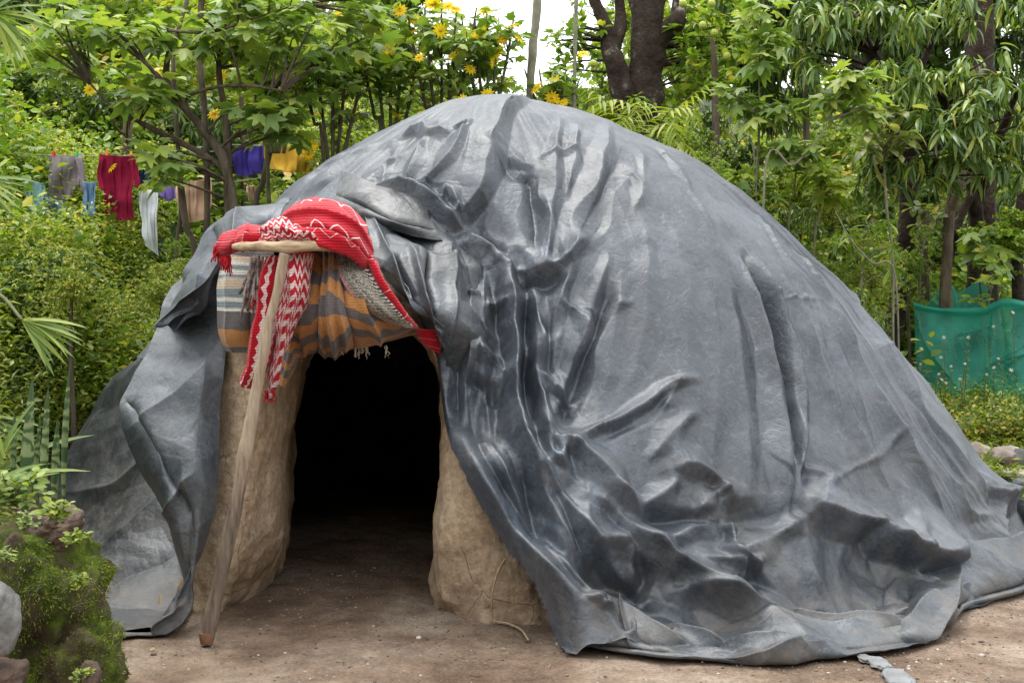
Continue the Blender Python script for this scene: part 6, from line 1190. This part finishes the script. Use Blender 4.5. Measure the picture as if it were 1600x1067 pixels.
for i, (px, py, rx, ry, m, lb) in enumerate([(1524, 672, 20, 17, m_stone_p, 'pale rounded stone nearest the slope of the tarpaulin'), (1573, 678, 24, 16, m_stone_p, 'largest warm pale stone at the right below the netting'), (1574, 690, 14, 11, m_stone_b, 'brown stone in front of the largest pale stone'), (1594, 685, 16, 16, m_stone_g, 'grey stone cut by the right edge of the photo'), (1585, 706, 26, 6, m_stone_p, 'flat pale slab lying below the brown stone'), (1500, 660, 10, 6, m_stone_g, 'small grey stone touching the tarpaulin left of the pale one'), (1596, 722, 12, 5, m_slate, 'low slab at the right edge under the flat pale slab')]):
    Y = 10.6-.25*(py-672)/20; s = Y/FPX; c = P(float(px), float(py), Y); gz = float(ground_h(c[0], c[1])); stone('stone', lb, (c[0], c[1], gz+ry*s*.55), (rx*s*1.25, rx*s, ry*s*1.3), m, 720+i, 'stone', gst, sub=4, amp=.18, box=.4)
for i, (px, py, rx, m, lb) in enumerate([(1375, 1038, 15, m_slate, 'flat pale slate lying at the foot of the tarpaulin, bottom right'), (1404, 1060, 19, m_slate, 'flat broken slate at the bottom edge right of the other'), (1350, 1030, 8, m_stone_g, 'small flat stone beside the two slates')]):
    c = G(float(px), float(py)); s = c[1]/FPX; stone('flat_stone', lb, (c[0], c[1], .006), (rx*s*1.1, rx*s*2.2, .012), m, 740+i, 'stone', 'flat stones in the dirt', sub=4, amp=.3, box=.8)
# gravel, crumbs of soil and litter
def scatter(name, n, box, size, mat, seed, zones=None, flat=.6, sub=1):
    r = np.random.default_rng(seed); x = r.uniform(box[0], box[1], n); y = r.uniform(box[2], box[3], n); m = perlin(np.stack([x*1.3, y*1.3, x*0], -1), seed) > r.uniform(-.6, .45, n); x, y = x[m], y[m]
    ok = ~((np.hypot(x-CX, y-CY) < 2.75) & (x > .25)) & (x > -1.75-(y-4.2)*.75); x, y = x[ok], y[ok]; n = len(x)
    bm = bmesh.new(); bmesh.ops.create_icosphere(bm, subdivisions=1, radius=1); T = np.array([v.co[:] for v in bm.verts]); F = np.array([[v.index for v in f.verts] for f in bm.faces]); bm.free()
    s = size*r.lognormal(0, .45, n)[:, None, None]; V = T[None]*(1+r.normal(0, .16, (n, len(T), 1)))*s*np.array([1, 1, flat])*r.uniform(.7, 1.3, (n, 1, 3))
    q = np.stack([x, y, x*0], -1); z = .022*fbm(q*1.1, 3, 3)+.007*fbm(q*6, 3, 9)-.01
    V = V+np.stack([x, y, z+size*.15], -1)[:, None]; FF = (F[None]+(np.arange(n)*len(T))[:, None, None]).reshape(-1, 3); mk(name, V, FF, mat, kind='stuff', attr={'rnd': np.repeat(r.uniform(0, 1, n), len(T))})
def mat_rnd(name, stops, rough=.9):
    m, t, b = nodes(name); at = N(t, 'ShaderNodeAttribute', attribute_name='rnd'); L(t, ramp(t, at.outputs['Fac'], stops), b.inputs['Base Color']); b.inputs['Roughness'].default_value = rough; bump(t, b, noise(t, 120, 3, .6), .5, .003); return m
m_grit = mat_rnd('mixed_grit', [(0, (.08, .055, .04)), (.5, (.22, .17, .13)), (.85, (.38, .33, .27)), (1, (.55, .50, .42))])
scatter('gravel', 9000, (-2.6, 3.6, 4.2, 7.6),   .003, m_grit, 901); scatter('pebbles', 350, (-2.4, 3.4, 4.3, 8.2), .007, m_grit, 902); scatter('soil_crumbs', 3500, (-2.4, 3.4, 4.2, 7.8), .0045, mat_rnd('dark_crumbs', [(0, (.05, .033, .022)), (1, (.15, .105, .075))]), 903)
scatter('gravel', 3500, (.8, 3.8, 4.6, 6.4), .0045, m_grit, 904)
m_dry = M_('dry_leaf', [(0, (.12, .06, .03)), (.5, (.25, .15, .08)), (1, (.40, .30, .17))], .1, .8)
rl = np.random.default_rng(93)
spots = [(340, 1012, 'scrap just right of the foot of the pole'), (242, 1010, 'curled scrap right of the hem of the door curtain'), (252, 1028, 'forked twig scrap lying before the hem of the door curtain'), (228, 1032, 'scrap nearest the mossy boulder'), (310, 1030, 'scrap directly below the foot of the pole'), (556, 868, 'scrap deepest inside the dark doorway'), (690, 905, 'scrap against the foot of the right mud wall'), (612, 918, 'pale scrap in the middle of the doorway'),
 (560, 985, 'scrap in the yard in front of the middle of the doorway'), (780, 1012, 'scrap between the rope end and the bottom of the photo'), (860, 1038, 'scrap before the lower left corner of the tarpaulin'), (470, 990, 'scrap in the yard left of the middle of the doorway'), (405, 1030, 'scrap between the pole and the bottom edge of the photo'), (1460, 1034, 'scrap right of the two pale slates'), (1540, 1012, 'scrap farthest right in the yard'), (740, 1050, 'scrap at the bottom edge below the right mud wall')]
for i, (px, py, lb) in enumerate(spots):
    g = G(float(px), float(py)); q = np.array([[g[0], g[1], 0]]); g[2] = float((.022*fbm(q*1.1, 3, 3)+.007*fbm(q*6, 3, 9))[0])+.004
    o = link('fallen_leaf', leaf_obj('oval' if i % 2 else 'lance2', m_dry), None, tuple(g), None, 'small dry leaf '+lb, 'leaf', 'dry scraps on the dirt'); s = rl.uniform(.018, .04)
    o.rotation_euler = (rl.normal(0, .25), rl.normal(0, .25), rl.uniform(0, 6.28)); o.scale = (s, s, s)
dl = link('dead_leaf', leaf_obj('lance2', m_dry), None, tuple(P(248., 945., 5.86)), None, 'curled brown leaf caught on the dark plastic near the left hem', 'leaf'); dl.scale = (.07,)*3; dl.rotation_euler = (1.2, .4, .5)
